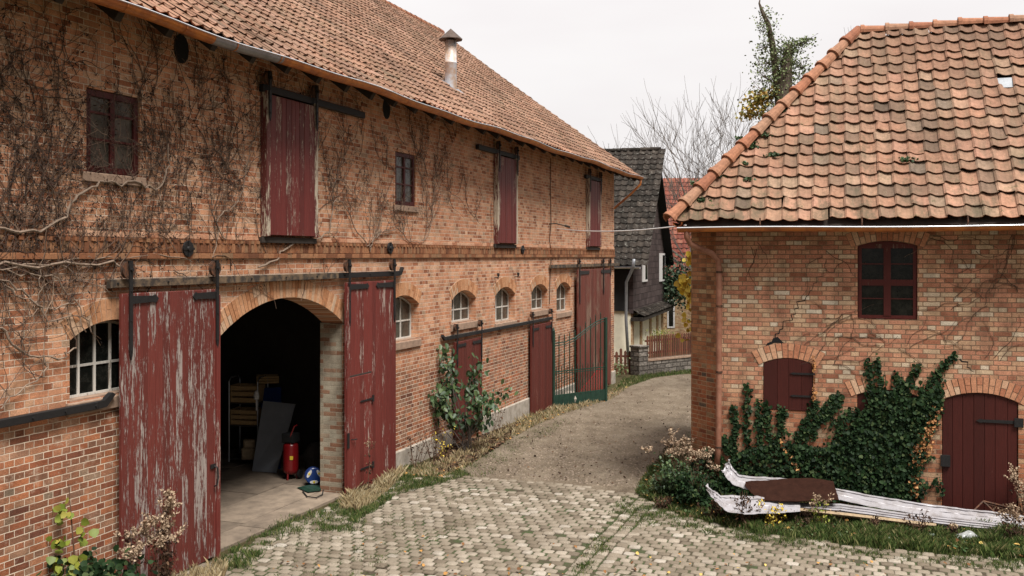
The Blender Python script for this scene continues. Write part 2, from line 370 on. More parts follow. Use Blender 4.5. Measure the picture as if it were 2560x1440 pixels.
M['iron'] = simple('black_iron', (.016,.015,.015), .6, .3, .4, 30, .002)
M['iron_rust'] = simple('rusty_iron', (.05,.028,.018), .8, .2, sc=18, bump=.002, col2=(.14,.055,.025))
M['rail_wood'] = simple('old_rail_wood', (.035,.026,.02), .85, sc=7, bump=.004, col2=(.16,.105,.06))
M['wood'] = simple('bare_wood', (.34,.25,.15), .85, var=.35, sc=14, bump=.003)
M['wood_dk'] = simple('dark_timber', (.035,.026,.02), .9, var=.3, sc=10, bump=.003)
M['fence_wood'] = islandmat('fence_wood', [(0,(0.078,0.023,0.012)),(1,(0.156,0.052,0.026))], .7, 10, .35, .002)
M['copper'] = simple('browned_gutter', (.55,.19,.04), .35, .1, .25, 4, .001, col2=(.36,.11,.03))
M['zinc'] = simple('zinc', (.30,.31,.33), .45, .7, .25, 8, .001)
M['zinc_lt'] = simple('galvanised_rim', (.72,.72,.74), .3, .8, .1, 8)
M['pipe_rust'] = simple('rusty_flue', (.66,.66,.69), .5, .1, sc=2.4, col2=(.52,.33,.20))
M['pipe_cap'] = simple('rusty_cap', (.10,.07,.055), .7, .4, .4, 14, .002)
M['downpipe'] = simple('painted_downpipe', (.33,.155,.10), .5, .1, .2, 5, .001, col2=(.24,.10,.06))
M['stone'] = simple('sandstone', (.30,.20,.14), .9, var=.35, sc=9, bump=.006)
M['concrete'] = simple('concrete', (.40,.35,.29), .92, sc=5, bump=.004, col2=(.28,.24,.19))
M['slab'] = islandmat('floor_slab', [(0,(.12,.09,.065)),(1,(.24,.185,.135))], .8, 3, .5, .004)
N = NT('dark_glass'); c_ = N.mix(N.ramp(N.noise(N.obj(), 6, 6, .75), [(.45, 0), (.8, 1)]), (.006,.007,.006), (.035,.034,.028)); M['glass'] = N.done(c_, .16, spec=.35)
N = NT('dusty_glass'); c_ = N.mix(N.ramp(N.noise(N.obj(), 5, 6, .75), [(.35, 0), (.7, 1)]), (.03,.027,.021), (.10,.09,.07)); M['glass_dusty'] = N.done(c_, .25, spec=.5)
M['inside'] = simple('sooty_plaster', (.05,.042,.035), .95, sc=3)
M['soffit'] = islandmat('soffit_board', [(0,(.02,.014,.01)),(1,(.05,.035,.025))], .9, 10)
M['black'] = simple('black_void', (.004,.004,.004), .9)
M['red_enamel'] = simple('red_enamel', (.20,.008,.010), .25, 0, .1, 5)
M['blue_plastic'] = simple('blue_plastic', (.01,.035,.16), .35, 0, .15, 8)
M['milky_glass'] = simple('milky_glass', (.34,.36,.38), .3, 0, .25, 9)
M['white_paint'] = simple('white_paint', (.62,.60,.58), .5, 0, .12, 6)
M['yellow_paint'] = simple('yellow_paint', (.7,.5,.03), .5, 0, .1, 6)
M['green_paint'] = simple('green_gate_paint', (.012,.040,.026), .5, .1, .35, 8, .002)
M['grey_board'] = simple('grey_board', (.20,.21,.23), .6, 0, .15, 3)
M['crate_wood'] = islandmat('crate_wood', [(0,(.25,.15,.06)),(1,(.42,.28,.13))], .8, 12, .3)
M['sheet'] = None
N = NT('white_coated_sheet'); c_ = N.mix(N.ramp(N.noise(N.obj(), 5, 7, .75), [(.45, 0), (.75, .8)]), (.37,.355,.37), (.17,.135,.11)); N.bump(N.noise(N.obj(), 9, 5, .6), .02, .6); M['sheet'] = N.done(c_, .42, .1)
M['brown_sheet'] = simple('brown_rusty_sheet', (.028,.011,.007), .95, 0, .35, 9, .002, .1)
N = NT('thin_plastic'); N.b.inputs['Alpha'].default_value = .75; M['plastic'] = N.done((.40,.41,.40), .25)
M['slate'] = brickmat('slate_shingle', [(0,(.050,.035,.033)),(.5,(.075,.053,.05)),(1,(.095,.07,.066))], None, (.02,.014,.013), bw=.6, sq=1.0, offs=.5, msize=.012, dirtamt=.2)
for nd in M['slate'].node_tree.nodes:
    if nd.type == 'TEX_BRICK': nd.inputs['Row Height'].default_value = .28
M['black_board'] = simple('blackened_board', (.012,.011,.012), .8, var=.3, sc=8)
M['cream'] = simple('cream_render', (.78,.72,.56), .9, var=.12, sc=3)
M['hedge'] = islandmat('hedge_leaf', [(0,(.012,.03,.012)),(1,(.04,.07,.03))], .7, 8, .2, 0)
M['bark'] = simple('bark', (.10,.075,.055), .95, var=.4, sc=14, bump=.01)
M['bark_lt'] = simple('pale_bark', (.12,.098,.082), .95, var=.3, sc=8)
M['vine'] = simple('vine_stem', (.23,.165,.12), .9, var=.4, sc=25, bump=.003)
M['vine_dk'] = islandmat('vine_twig', [(0,(.035,.02,.014)),(.45,(.09,.052,.034)),(.8,(.13,.08,.052)),(1,(.23,.155,.105))], .9, 8, .2, 0)
M['vine_bud'] = islandmat('withered_leaf', [(0,(.018,.012,.01)),(.7,(.05,.026,.018)),(1,(.10,.045,.03))], .95, 8, .2, 0)
M['ivy'] = islandmat('ivy_leaf', [(0,(.004,.012,.004)),(.5,(.010,.026,.008)),(.85,(.022,.045,.014)),(1,(.06,.08,.03))], .6, 8, .2, 0, .12)
M['ivy_dry'] = islandmat('dry_ivy_leaf', [(0,(.16,.06,.02)),(.6,(.40,.17,.05)),(1,(.55,.30,.12))], .7, 8, .2, 0)
M['leaf_green'] = islandmat('green_leaf', [(0,(0.018,0.040,0.013)),(.6,(0.036,0.072,0.022)),(1,(0.086,0.122,0.043))], .5, 8, .2, 0, .4)
M['leaf_tree'] = islandmat('tree_ivy_leaf', [(0,(.06,.09,.03)),(.6,(.15,.19,.075)),(1,(.27,.31,.15))], .6, 8, .2, 0, .3)
M['leaf_lime'] = islandmat('yellow_green_leaf', [(0,(0.084,0.120,0.012)),(.6,(0.180,0.216,0.030)),(1,(0.288,0.252,0.048))], .5, 8, .2, 0, .3)
M['leaf_olive'] = islandmat('olive_leaf', [(0,(.14,.15,.04)),(.5,(.32,.26,.06)),(.8,(.42,.25,.06)),(1,(.55,.42,.10))], .6, 8, .2, 0, .3)
M['leaf_yellow'] = islandmat('yellow_leaf', [(0,(.35,.22,.03)),(.5,(.70,.52,.06)),(1,(.78,.66,.16))], .6, 8, .2, 0, .3)
M['leaf_brown'] = islandmat('fallen_leaf', [(0,(.09,.04,.02)),(.4,(.24,.11,.04)),(.75,(.46,.24,.07)),(1,(.62,.46,.14))], .8, 8, .2, 0, .2)
M['fluff'] = islandmat('seed_fluff', [(0,(0.234,0.153,0.099)),(1,(0.504,0.387,0.270))], .9, 8, .2, 0, .1)
M['stem'] = simple('dry_stem', (.11,.055,.03), .9, var=.3, sc=10)
M['grass'] = islandmat('grass_blade', [(0,(0.027,0.050,0.011)),(.5,(0.063,0.104,0.023)),(.8,(0.117,0.144,0.041)),(1,(0.252,0.216,0.099))], .6, 4, .2, 0, .3)
M['grass_dry'] = islandmat('dry_grass_blade', [(0,(.20,.14,.07)),(.6,(.40,.31,.17)),(1,(.52,.44,.28))], .8, 4, .2, 0, .2)
M['litter_dark'] = islandmat('dead_leaf_litter', [(0,(.02,.012,.008)),(.6,(.07,.04,.025)),(1,(.16,.09,.05))], .9, 4, .2, 0, .2)
def cobx(N, c):
    n = N.noise(N.obj(), .9, 5, .7)
    return N.mix(N.ramp(n, [(.45, 0), (.65, .6)]), c, (.145,.115,.08))
M['cobble'] = islandmat('cobble', [(0,(0.140,0.112,0.080)),(.3,(0.215,0.177,0.131)),(.6,(0.264,0.223,0.170)),(.9,(0.330,0.281,0.221)),(1,(0.396,0.355,0.298))], .8, 40, .3, .004, .25, cobx)
N = NT('joint_soil'); o_ = N.obj(); c_ = N.mix(N.ramp(N.noise(o_, 3, 6, .7), [(.42, 0), (.58, 1)]), (.06,.042,.025), (.04,.06,.016)); N.bump(N.noise(o_, 60, 4), .01); M['joint'] = N.done(c_, .95)
N = NT('packed_dirt'); o_ = N.obj()
c_ = N.ramp(N.noise(N.scl(o_, (1.0,.55,1)), 1.4, 10, .78), [(.36, (.115,.088,.062)), (.5, (.175,.138,.098)), (.66, (.25,.205,.15))])
c_ = N.mix(1.0, c_, N.ramp(N.noise(o_, 22, 8, .85), [(.35, .62), (.65, 1.32)]), 'MULTIPLY')
c_ = N.mix(N.ramp(N.noise(o_, 60, 3, .8), [(.64, 0), (.68, .8)]), c_, (.42,.36,.28))
c_ = N.mix(N.ramp(N.noise(o_, 7, 9, .85), [(.60, 0), (.70, .7)]), c_, (.075,.055,.035))
N.bump(N.math('ADD', N.noise(o_, 5, 8, .7), N.math('MULTIPLY', N.noise(o_, 50, 4, .7), .35)), .05); M['dirt'] = N.done(c_, .95, spec=.1)
N = NT('soil'); o_ = N.obj(); c_ = N.ramp(N.noise(o_, 2.2, 7, .7), [(.35, (.055,.038,.022)), (.55, (.075,.065,.03)), (.7, (.05,.07,.02))]); N.bump(N.noise(o_, 20, 6), .04); M['soil'] = N.done(c_, .95, spec=.1)
# ================================================================ frames
k_b = .107
BF = Frame(3.64, 34.24, math.atan2(.935, .3545))        # barn: origin at the far corner of the wall, x away from the camera
RF = Frame(3.537, 16.64, math.atan2(-.312, .950))       # outbuilding: origin at its left front corner
def bh(px, py, yo=0.0): return BF.hit(px, py, yo)
def rh(px, py, yo=0.0): return RF.hit(px, py, yo)
# ================================================================ ground
def ground():
    xs = np.unique(np.concatenate([np.linspace(-400, -20, 12), np.linspace(-20, 30, 41), np.linspace(30, 400, 12)]))
    ys = np.unique(np.concatenate([np.linspace(-100, 0, 6), np.linspace(0, 70, 71), np.linspace(70, 900, 14)]))
    V = [(x, y, gz(x, y)) for y in ys for x in xs]; nx = len(xs)
    Fc = [(j*nx+i, j*nx+i+1, (j+1)*nx+i+1, (j+1)*nx+i) for j in range(len(ys)-1) for i in range(nx-1)]
    tag(npmesh('ground', V, Fc, M['soil']), kind='structure')
ground()
def strip(name, Lp, Rp, mat, dz, nu=14, sub=8):
    def res(P_):
        out_ = []
        for i in range(len(P_)-1):
            for k in range(sub):
                t = k / sub; out_.append((P_[i][0]*(1-t)+P_[i+1][0]*t, P_[i][1]*(1-t)+P_[i+1][1]*t))
        out_.append(P_[-1][:2]); return out_
    A, B = res(Lp), res(Rp); V = []; Fc = []
    for a, b in zip(A, B):
        for k in range(nu+1):
            t = k/nu; x = a[0]*(1-t)+b[0]*t; y = a[1]*(1-t)+b[1]*t; V.append((x, y, gz(x, y)+dz))
    for j in range(len(A)-1):
        for k in range(nu): q = j*(nu+1)+k; Fc.append((q, q+1, q+nu+2, q+nu+1))
    return tag(npmesh(name, V, Fc, mat), kind='structure')
Lg = [G(*p) for p in ((1120,1192),(1190,1150),(1270,1092),(1350,1052),(1425,1018),(1515,988),(1560,962),(1610,948),(1700,936))]
Rg = [G(1600,1240)[:2], G(1622,1180)[:2], G(1662,1118)[:2], (4.4,22.3), (5.2,24.0), (6.6,25.6), (9.0,28.0), (13,31), (19,35)]
strip('dirt_lane', Lg, Rg, M['dirt'], .014)
# cobbled yard: bedding sheet and stones laid in rows square to the barn
YARD = [G(*p)[:2] for p in ((548,1402),(700,1325),(800,1275),(868,1252),(1000,1203),(1090,1187),(1160,1189),(1250,1198),(1400,1211),(1590,1238),(1700,1292),(1900,1334),(2200,1374),(2560,1404))] + [(9.5,12.2),(9.5,8.5),(-4.6,8.5),(-5.6,11.6)]
mb = MB(); t_ = tessellate_polygon([[Vector((p[0], p[1], 0)) for p in YARD]])
mb.add([(p[0], p[1], .008) for p in YARD], [tuple(t)[::-1] for t in t_])
o = mb.build('cobble_bedding', M['joint']); tag(o, kind='structure')
if o.data.polygons[0].normal.z < 0: o.data.flip_normals()
def cobbles():
    V = []; Fc = []
    pu, pq = .158, .182; ca, sa = .3545, .935
    qs = BF.loc((2.19, 16.94, 0)).y
    r = 0; u = -34.0
    while u < -13:
        off = (r % 2) * .5
        for k in range(-75, 30):
            q = qs + (k + off) * pq
            d = q - qs
            if -3*pq*1.0 < d + .0 < 0.02:       # three straight gutter rows
                q = qs + k*pq
                if off and k == -3: q = qs - 3*pq
            c = BF.wld((u, q, 0))
            if not inpoly(c.x, c.y, YARD): continue
            g = 0.5 + 0.5*math.sin(c.x*1.7+1)*math.sin(c.y*1.1)
            if random.random() < .012: continue
            hu = pu*.5 - random.uniform(.004, .009); hq = pq*.5 - random.uniform(.004, .010)
            if random.random() < .12: hq *= .86
            a = BF.a + random.gauss(0, .022); cx, cy = math.cos(a), math.sin(a)
            px_ = c.x + random.gauss(0, .005) + .012*math.sin(c.y*3+c.x); py_ = c.y + random.gauss(0, .005) + .014*math.sin(c.x*2.3)
            z0 = .022 + random.gauss(0, .0045) + .008*math.sin(c.x*1.3)*math.sin(c.y*1.9); tx, ty = random.gauss(0, .022), random.gauss(0, .022)
            b = len(V); cr_ = .017
            for (s1, zz, kk) in ((1.0, -.022, 1.0), (.975, -.004, 1.0), (.84, .003, .9)):
                for (ex, ey) in ((1,-1),(1,1),(-1,1),(-1,-1)):
                    jx = random.uniform(.9, 1.0); 
                    for (mx_, my_) in (((0, cr_), (cr_, 0)) if ex*ey > 0 else ((cr_, 0), (0, cr_))):
                        lx = ex*(hu*s1*jx - mx_*kk); ly = ey*(hq*s1*jx - my_*kk)
                        V.append((px_ + lx*cx - ly*cy, py_ + lx*cy + ly*cx, z0 + zz + lx*tx + ly*ty))
            # order corners counter-clockwise
            idx = sorted(range(8), key=lambda i: math.atan2((V[b+i][1]-py_), (V[b+i][0]-px_)))
            R0 = [b+i for i in idx]; R1 = [b+8+i for i in idx]; R2 = [b+16+i for i in idx]
            for A_, B_ in ((R0, R1), (R1, R2)):
                for i in range(8): Fc.append((A_[i], A_[(i+1)%8], B_[(i+1)%8], B_[i]))
            Fc.append((R2[0], R2[1], R2[2], R2[3])); Fc.append((R2[0], R2[3], R2[4], R2[7])); Fc.append((R2[4], R2[5], R2[6], R2[7]))
        u += pu; r += 1
    return V, Fc
V, Fc = cobbles()
tag(npmesh('cobblestone_paving', V, Fc, M['cobble']), kind='structure')
# ================================================================ roof tiles
def tile_field(mb, o, ux, us, nn, width, slen, w, L, clip=None, jit=1.0, amp=.022, skip=None, sag=None, prof_n=7):
    """pantiles: o lower left corner, ux along the eave, us up the slope, nn outwards"""
    o, ux, us, nn = Vector(o), Vector(ux).normalized(), Vector(us).normalized(), Vector(nn).normalized()
    nc = int(width / w) + 1; nr = int(slen / L)
    L = slen / nr
    prof = [(-.02, .35), (.10, 1.0), (.24, .55), (.42, -.25), (.62, -.55), (.84, -.30), (1.04, .25)] if prof_n == 7 else [(-.02, .4), (.12, 1), (.34, 0), (.7, -.5), (1.04, .2)]
    m = len(prof)
    for r in range(nr):
        for c in range(nc):
            a0 = c*w + random.gauss(0, .0035)*jit; b0 = r*L + random.gauss(0, .006)*jit
            if clip:
                lo, hi = clip(b0 + L*.5)
                if a0 + w < lo or a0 > hi: continue
            if skip and skip(c, r): continue
            rot = random.gauss(0, .012)*jit; lift = random.gauss(0, .003)*jit; t0 = .048 + lift; t1 = .004
            vs = []
            for (bb, base) in ((0, t0), (L + .05, t1)):
                for (u, h) in prof:
                    aa = a0 + u*w - rot*bb; b2 = b0 + bb + rot*u*w
                    if clip:
                        lo, hi = clip(b2); aa = max(lo, min(hi, aa))
                    sg = sag(aa, b2) if sag else 0
                    vs.append(o + ux*aa + us*b2 + nn*(base + amp*h + sg))
            for (u, h) in prof:                                # thickness at the lower edge
                aa = a0 + u*w; b2 = b0 + rot*u*w + .004
                if clip:
                    lo, hi = clip(b2); aa = max(lo, min(hi, aa))
                sg = sag(aa, b2) if sag else 0
                vs.append(o + ux*aa + us*b2 + nn*(t0 + amp*h - .018 + sg))
            fs = []
            for i in range(m-1):
                fs.append((i, i+1, m+i+1, m+i)); fs.append((2*m+i, 2*m+i+1, i+1, i))
            mb.add(vs, fs)
def cap_row(mb, A, B, r=.10, L=.40, n=9, up=Vector((0, 0, 1)), collar=True, seed=1):
    """overlapping half-round ridge tiles from A to B, each with a raised collar at its lower end"""
    A, B = Vector(A), Vector(B); d = (B-A); n_t = max(1, int(d.length / L)); L = d.length / n_t; d.normalize()
    side = d.cross(up).normalized(); u2 = side.cross(d).normalized()
    for k in range(n_t):
        s = k*L + random.gauss(0, .006); vs = []; fs = []
        prof = [(-.03, 1.0), (-.03, 1.34), (.03, 1.34), (.05, 1.14), (L+.03, .88)] if collar else [(-.03, 1.12), (L+.03, .95)]
        tw = random.gauss(0, .03); dz = random.gauss(0, .004)
        for (t, rr) in prof:
            for i in range(n):
                an = -0.25 + (math.pi + .5) * i/(n-1) + tw
                vs.append(A + d*(s+t) + side*math.cos(an)*r*rr + u2*(math.sin(an)*r*rr + dz))
        for j in range(len(prof)-1):
            for i in range(n-1): fs.append((j*n+i, j*n+i+1, (j+1)*n+i+1, (j+1)*n+i))
        mb.add(vs, fs)
def half_pipe(mb, A, B, r, n=8, seg=1, wave=None, th=.006):
    A, B = Vector(A), Vector(B); d = (B-A); Ln = d.length; d.normalize(); side = d.cross(Vector((0, 0, 1))).normalized()
    vs = []; fs = []
    for j in range(seg+1):
        p = A + d*Ln*j/seg; 
        if wave: p = p + Vector((0, 0, wave(Ln*j/seg)))
        for rr in (r, r-th):
            for i in range(n+1):
                an = math.pi + math.pi*i/n
                vs.append(p + side*math.cos(an)*rr + Vector((0, 0, math.sin(an)*rr)))
    q = 2*(n+1)
    for j in range(seg):
        for i in range(n):
            a = j*q+i; fs.append((a, a+1, a+q+1, a+q)); a += n+1; fs.append((a+1, a, a+q, a+q+1))
    mb.add(vs, fs)
# ================================================================ brick arches, windows, doors (all in a wall's own frame, wall face at y=0)
def arc_pts(xc, half, zs, apex, n=14):
    rise = apex - zs; Rr = (half*half + rise*rise) / (2*rise); a = math.asin(min(1, half/Rr)); zc = apex - Rr
    return [(xc + Rr*math.sin(t), zc + Rr*math.cos(t)) for t in np.linspace(a, -a, n)], Rr, a, zc
def arch_hole(xc, half, z0, zs, apex, n=14):
    pts, *_ = arc_pts(xc, half, zs, apex, n)
    return [(xc-half, z0), (xc+half, z0)] + pts
def arch_ring(name, xc, half, zs, apex, th, parent, mat, bw=.075, y=-.011, ext=0.0, back=True, mort=None, lo=None, hi=None):
    _, Rr, a, zc = arc_pts(xc, half, zs, apex); a += ext
    n = max(3, int(2*a*Rr/bw)); mb = MB(); g = .006/Rr*1.0
    for i in range(n):
        t0 = -a + 2*a*i/n + g; t1 = -a + 2*a*(i+1)/n - g
        if lo is not None and (t0 < lo or t1 > hi): continue
        rows = ((Rr+.004, Rr+th*.5-.004), (Rr+th*.5+.004, Rr+th)) if (i % 2 == 0) else ((Rr+.004, Rr+th),)
        dy = random.uniform(-.004, .003)
        for (r0, r1) in rows:
            P4 = [(xc+r0*math.sin(t0), zc+r0*math.cos(t0)), (xc+r0*math.sin(t1), zc+r0*math.cos(t1)), (xc+r1*math.sin(t1), zc+r1*math.cos(t1)), (xc+r1*math.sin(t0), zc+r1*math.cos(t0))]
            mb.prism(P4[::-1], y+dy, .05)
    o = mb.build(name, mat, parent)
    if back:
        m2 = MB(); N_ = 20
        ou = [(xc+(Rr+th+.006)*math.sin(t), zc+(Rr+th+.006)*math.cos(t)) for t in np.linspace(a, -a, N_)]
        inn = [(xc+(Rr+.001)*math.sin(t), zc+(Rr+.001)*math.cos(t)) for t in np.linspace(-a, a, N_)]
        m2.prism(ou+inn, -.003, .04); m2.build('arch_joint', mort or M['mortar'], o)
    return o
def glazed(parent, xc, half, z0, zs, apex, yo, nx, nz, fmat, gmat, fw=.035, bar=.02, name='window', zsplit=None, casement=False, arched=True, fd=.05):
    """window: frame, pane(s) and glazing bars; arched or straight head; yo = depth of the frame's front face"""
    root = bpy.data.objects.new(name, None); scene.collection.objects.link(root); root.parent = parent
    outer = arch_hole(xc, half, z0, zs, apex) if arched else [(xc-half, z0), (xc+half, z0), (xc+half, apex), (xc-half, apex)]
    k = fw
    inner = arch_hole(xc, half-k, z0+k, zs-k*.3, apex-k) if arched else [(xc-half+k, z0+k), (xc+half-k, z0+k), (xc+half-k, apex-k), (xc-half+k, apex-k)]
    mb = MB(); mb.prism(outer, yo, yo+fd, holes=[inner]); mb.build('frame', fmat, root)
    mb = MB(); e = 0.004
    mb.prism([(xc-half+k*.5, z0+k*.5), (xc+half-k*.5, z0+k*.5), (xc+half-k*.5, zs), (xc, apex-k*.5), (xc-half+k*.5, zs)] if arched else [(xc-half+k*.5, z0+k*.5), (xc+half-k*.5, z0+k*.5), (xc+half-k*.5, apex-k*.5), (xc-half+k*.5, apex-k*.5)], yo+fd*.45, yo+fd*.6)
    mb.build('pane', gmat, root)
    mb = MB(); hh = half-k
    def ztop(x):
        if not arched: return apex-k
        _, Rr, a, zc = arc_pts(xc, half-k, zs-k*.3, apex-k); return zc + math.sqrt(max(0, Rr*Rr-(x-xc)**2))
    for i in range(1, nx):
        x = xc-hh+2*hh*i/nx; b2 = bar*(2.6 if (casement and i*2 == nx) else 1)
        mb.box(x-b2/2, x+b2/2, yo+.004, yo+fd*.5, z0+k, ztop(x)+.003)
    for j in range(1, nz):
        z = z0+k+(zs-z0-k)*(zsplit[j-1] if zsplit else j/nz*1.05); mb.box(xc-hh, xc+hh, yo+.007, yo+fd*.48, z-bar/2, z+bar/2)
    if nx > 1 or nz > 1: mb.build('glazing_bar', fmat, root)
    return root
def planks(mb, x0, x1, z0, z1, y0, y1, n, arc=None, gap=.004, ragged=0.0, b=.006):
    wv = [random.uniform(.8, 1.2) for _ in range(n)]; s = sum(wv); x = x0
    for i in range(n):
        wd = (x1-x0)*wv[i]/s; dy = random.uniform(-.003, .003); zz0 = z0 + random.uniform(0, ragged)
        if arc is None: mb.bbox(x+gap/2, x+wd-gap/2, y0+dy, y1, zz0, z1, b)
        else:
            xa, xb = x+gap/2, x+wd-gap/2
            mb.prism([(xa, zz0), (xb, zz0), (xb, arc(xb)), ((xa+xb)/2, arc((xa+xb)/2)), (xa, arc(xa))], y0+dy, y1)
        x += wd
def strap(mb, x0, x1, z, h, y, t=.012, taper=True, flip=False):
    """pointed strap hinge"""
    if flip: P_ = [(x1, z-h/2), (x1, z+h/2), (x0+.10, z+h/2*.8), (x0+.06, z+h*.55), (x0, z), (x0+.06, z-h*.55), (x0+.10, z-h/2*.8)]
    else: P_ = [(x0, z+h/2), (x0, z-h/2), (x1-.10, z-h/2*.8), (x1-.06, z-h*.55), (x1, z), (x1-.06, z+h*.55), (x1-.10, z+h/2*.8)]
    mb.prism(P_, y-t, y)
def hanger(parent, x, ztop, zbot, y, r=.11, name='hanger', wdt=.05):
    """sliding-door hanger: a flat iron strap folded over a grooved wheel that rides on the rail"""
    mb = MB(); wl = wdt/2; zw = ztop - r*1.0
    mb.prism([(x-wl, zbot+.12), (x-wl*.6, zbot+.05), (x, zbot), (x+wl*.6, zbot+.05), (x+wl, zbot+.12), (x+wl, zw), (x+wl*1.3, zw+.05), (x+wl*.9, ztop), (x-wl*.9, ztop), (x-wl*1.3, zw+.05), (x-wl, zw)], y-.014, y)
    for q in range(3): 
        zz = zbot+.12+(zw-zbot-.2)*q/2.5; mb.tube([(x, y-.024, zz), (x, y-.012, zz)], .012, 6)
    mb.tube([(x, y-.04, zw), (x, y+.09, zw)], .022, 8)
    mb.box(x-wl, x+wl, y-.014, y+.08, ztop-.012, ztop+.004)
    o = mb.build(name, M['iron'], parent)
    mb = MB(); Mw = Matrix.Translation((x, y+.04, zw)) @ Matrix.Rotation(R(90), 4, 'X')
    mb.lathe([(0, -.022), (r, -.022), (r, -.012), (r*.86, -.006), (r*.86, .006), (r, .012), (r, .022), (0, .022)], 20, Mw)
    mb.build('wheel', M['iron_rust'], o)
    return o
# ================================================================ BARN
barn = empty('barn', BF, 'long two storey brick barn with an orange pantile roof and red sliding doors', 'barn')
XN = -36.0; WT = .42; TOP = 7.56; yE, zE = -.75, 7.02; tanp = 5.93/7.97; yR, zR = 7.22, 12.95; XF = 1.0
ARC = dict(xc=-20.34, half=1.72, zs=3.02, apex=3.54)
def xw(px): return bh(px, 700)[0]
WIN = [(xw(283), 2.50), (xw(1008), 2.52), (xw(1160), 2.70), (xw(1263), 2.54), (xw(1349), 2.70), (xw(1409), 2.53)]
WH, WAP, WSP = .68, 3.42, 3.22
UW = [(xw(285), .44, 5.2, 6.2), (xw(1014), .44, 5.2, 6.24)]
holes = [arch_hole(ARC['xc'], ARC['half'], -.6, ARC['zs'], ARC['apex'], 22)]
holes += [arch_hole(x, WH, z0, WSP, WAP, 10) for x, z0 in WIN]
holes += [[(x-h, z0), (x+h, z0), (x+h, z1), (x-h, z1)] for x, h, z0, z1 in UW]
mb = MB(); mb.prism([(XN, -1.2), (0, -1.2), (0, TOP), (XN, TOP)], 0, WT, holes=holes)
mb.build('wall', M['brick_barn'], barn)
# gable ends, back wall, loft floor, dark cross wall
W2 = 2*(yR-.0) ; mb = MB()
gp = [(0.0, -1.2), (yR*2, -1.2), (yR*2, TOP), (yR, zR-.12), (0.0, TOP)]
def yzprism(mb, poly, x0, x1):
    Mx = Matrix(((0,1,0,0),(1,0,0,0),(0,0,1,0),(0,0,0,1)))       # prism (x,y,z) -> (y,x,z)
    b = len(mb.f); mb.prism(poly, x0, x1, M=Mx); mb.f[b:] = [f[::-1] for f in mb.f[b:]]
gp2 = [(WT+.002, -1.2), (yR*2, -1.2), (yR*2, TOP), (yR, zR-.12), (WT+.002, TOP)]
yzprism(mb, gp2, -WT, -.002); yzprism(mb, gp2, XN, XN+WT); each(mb, 'gable_wall', M['brick_barn'], barn)
mb = MB(); mb.box(XN, -WT-.004, yR*2-.4, yR*2-.002, -1.2, TOP-.004); mb.build('back_wall', M['brick_barn'], barn)
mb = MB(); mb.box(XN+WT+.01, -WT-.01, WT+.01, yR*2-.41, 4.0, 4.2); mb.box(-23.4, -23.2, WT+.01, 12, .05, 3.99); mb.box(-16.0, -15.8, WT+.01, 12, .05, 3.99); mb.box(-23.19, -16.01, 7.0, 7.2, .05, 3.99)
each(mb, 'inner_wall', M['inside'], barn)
# jamb lining of the archway, limewashed brick
mb = MB()
for sx in (-1, 1):
    xx = ARC['xc'] + sx*ARC['half']; pts = []
    x0, x1 = (xx-.022, xx-.002) if sx > 0 else (xx+.002, xx+.022)
    yy = np.linspace(.012, WT+.02, 7)
    mb.box(x0, x1, .012, WT+.03, -.3, ARC['zs']-.0)
each(mb, 'jamb', M['brick_jamb'], barn)
# concrete plinth in stretches between the doors
xr1, xd1a, xd1b, xd2a, xd2b, xd3a, xd3b = xw(992), xw(1134), xw(1204), xw(1328), xw(1380), xw(1441), xw(1527)
mb = MB()
for a, b in ((xr1-.3, xd1a), (xd1b, xd2a), (xd2b, xd3a)): mb.bbox(a, b, -.055, .02, -1.2, .40 if b < -8 else .28, .02)
mb.bbox(xd3b, .02, -.055, .02, -1.2, .12, .02); each(mb, 'plinth', M['concrete'], barn)
# string course: soldier bricks over a projecting ledge, dogtooth above
mb = MB(); x = XN
while x < -.01:
    wd = .077; dy = random.uniform(-.004, .004)
    mb.bbox(x+.004, min(x+wd-.004, -.002), -.022+dy, .02, 4.245, 4.372, .003); x += wd
mb.build('soldier_course', M['soldier'], barn)
mb = MB(); x = XN
while x < -.05:
    mb.box(x+.01, x+.075, -.036+random.uniform(-.004,.004), .02, 4.378, 4.425); x += .13
mb.box(XN, -.003, -.012, .01, 4.373, 4.431); mb.build('dogtooth_course', M['soldier'], barn)
mb = MB(); x = XN
while x < -.03:
    wd = .25 if random.random() < .5 else .125; x1 = min(x+wd-.008, -.002)
    mb.bbox(x, x1, -.045+random.uniform(-.004,.004), .02, 4.163, 4.236, .004); x += wd
mb.build('brick_ledge', M['soldier'], barn)
mb = MB(); x = XN
while x < -.03:
    wd = .25; x1 = min(x+wd-.008, -.002); mb.bbox(x, x1, -.014+random.uniform(-.003,.003), .02, 4.434, 4.50, .004); x += wd
mb.build('upper_brick_course', M['soldier_lt'], barn)
# arch over the doorway and over the windows
arch_ring('doorway_arch', ARC['xc'], ARC['half'], ARC['zs'], ARC['apex'], .30, barn, M['vouss'], .08, y=-.012)
for x, z0 in WIN: arch_ring('window_arch', x, WH, WSP, WAP, .26, barn, M['vouss'], .072)
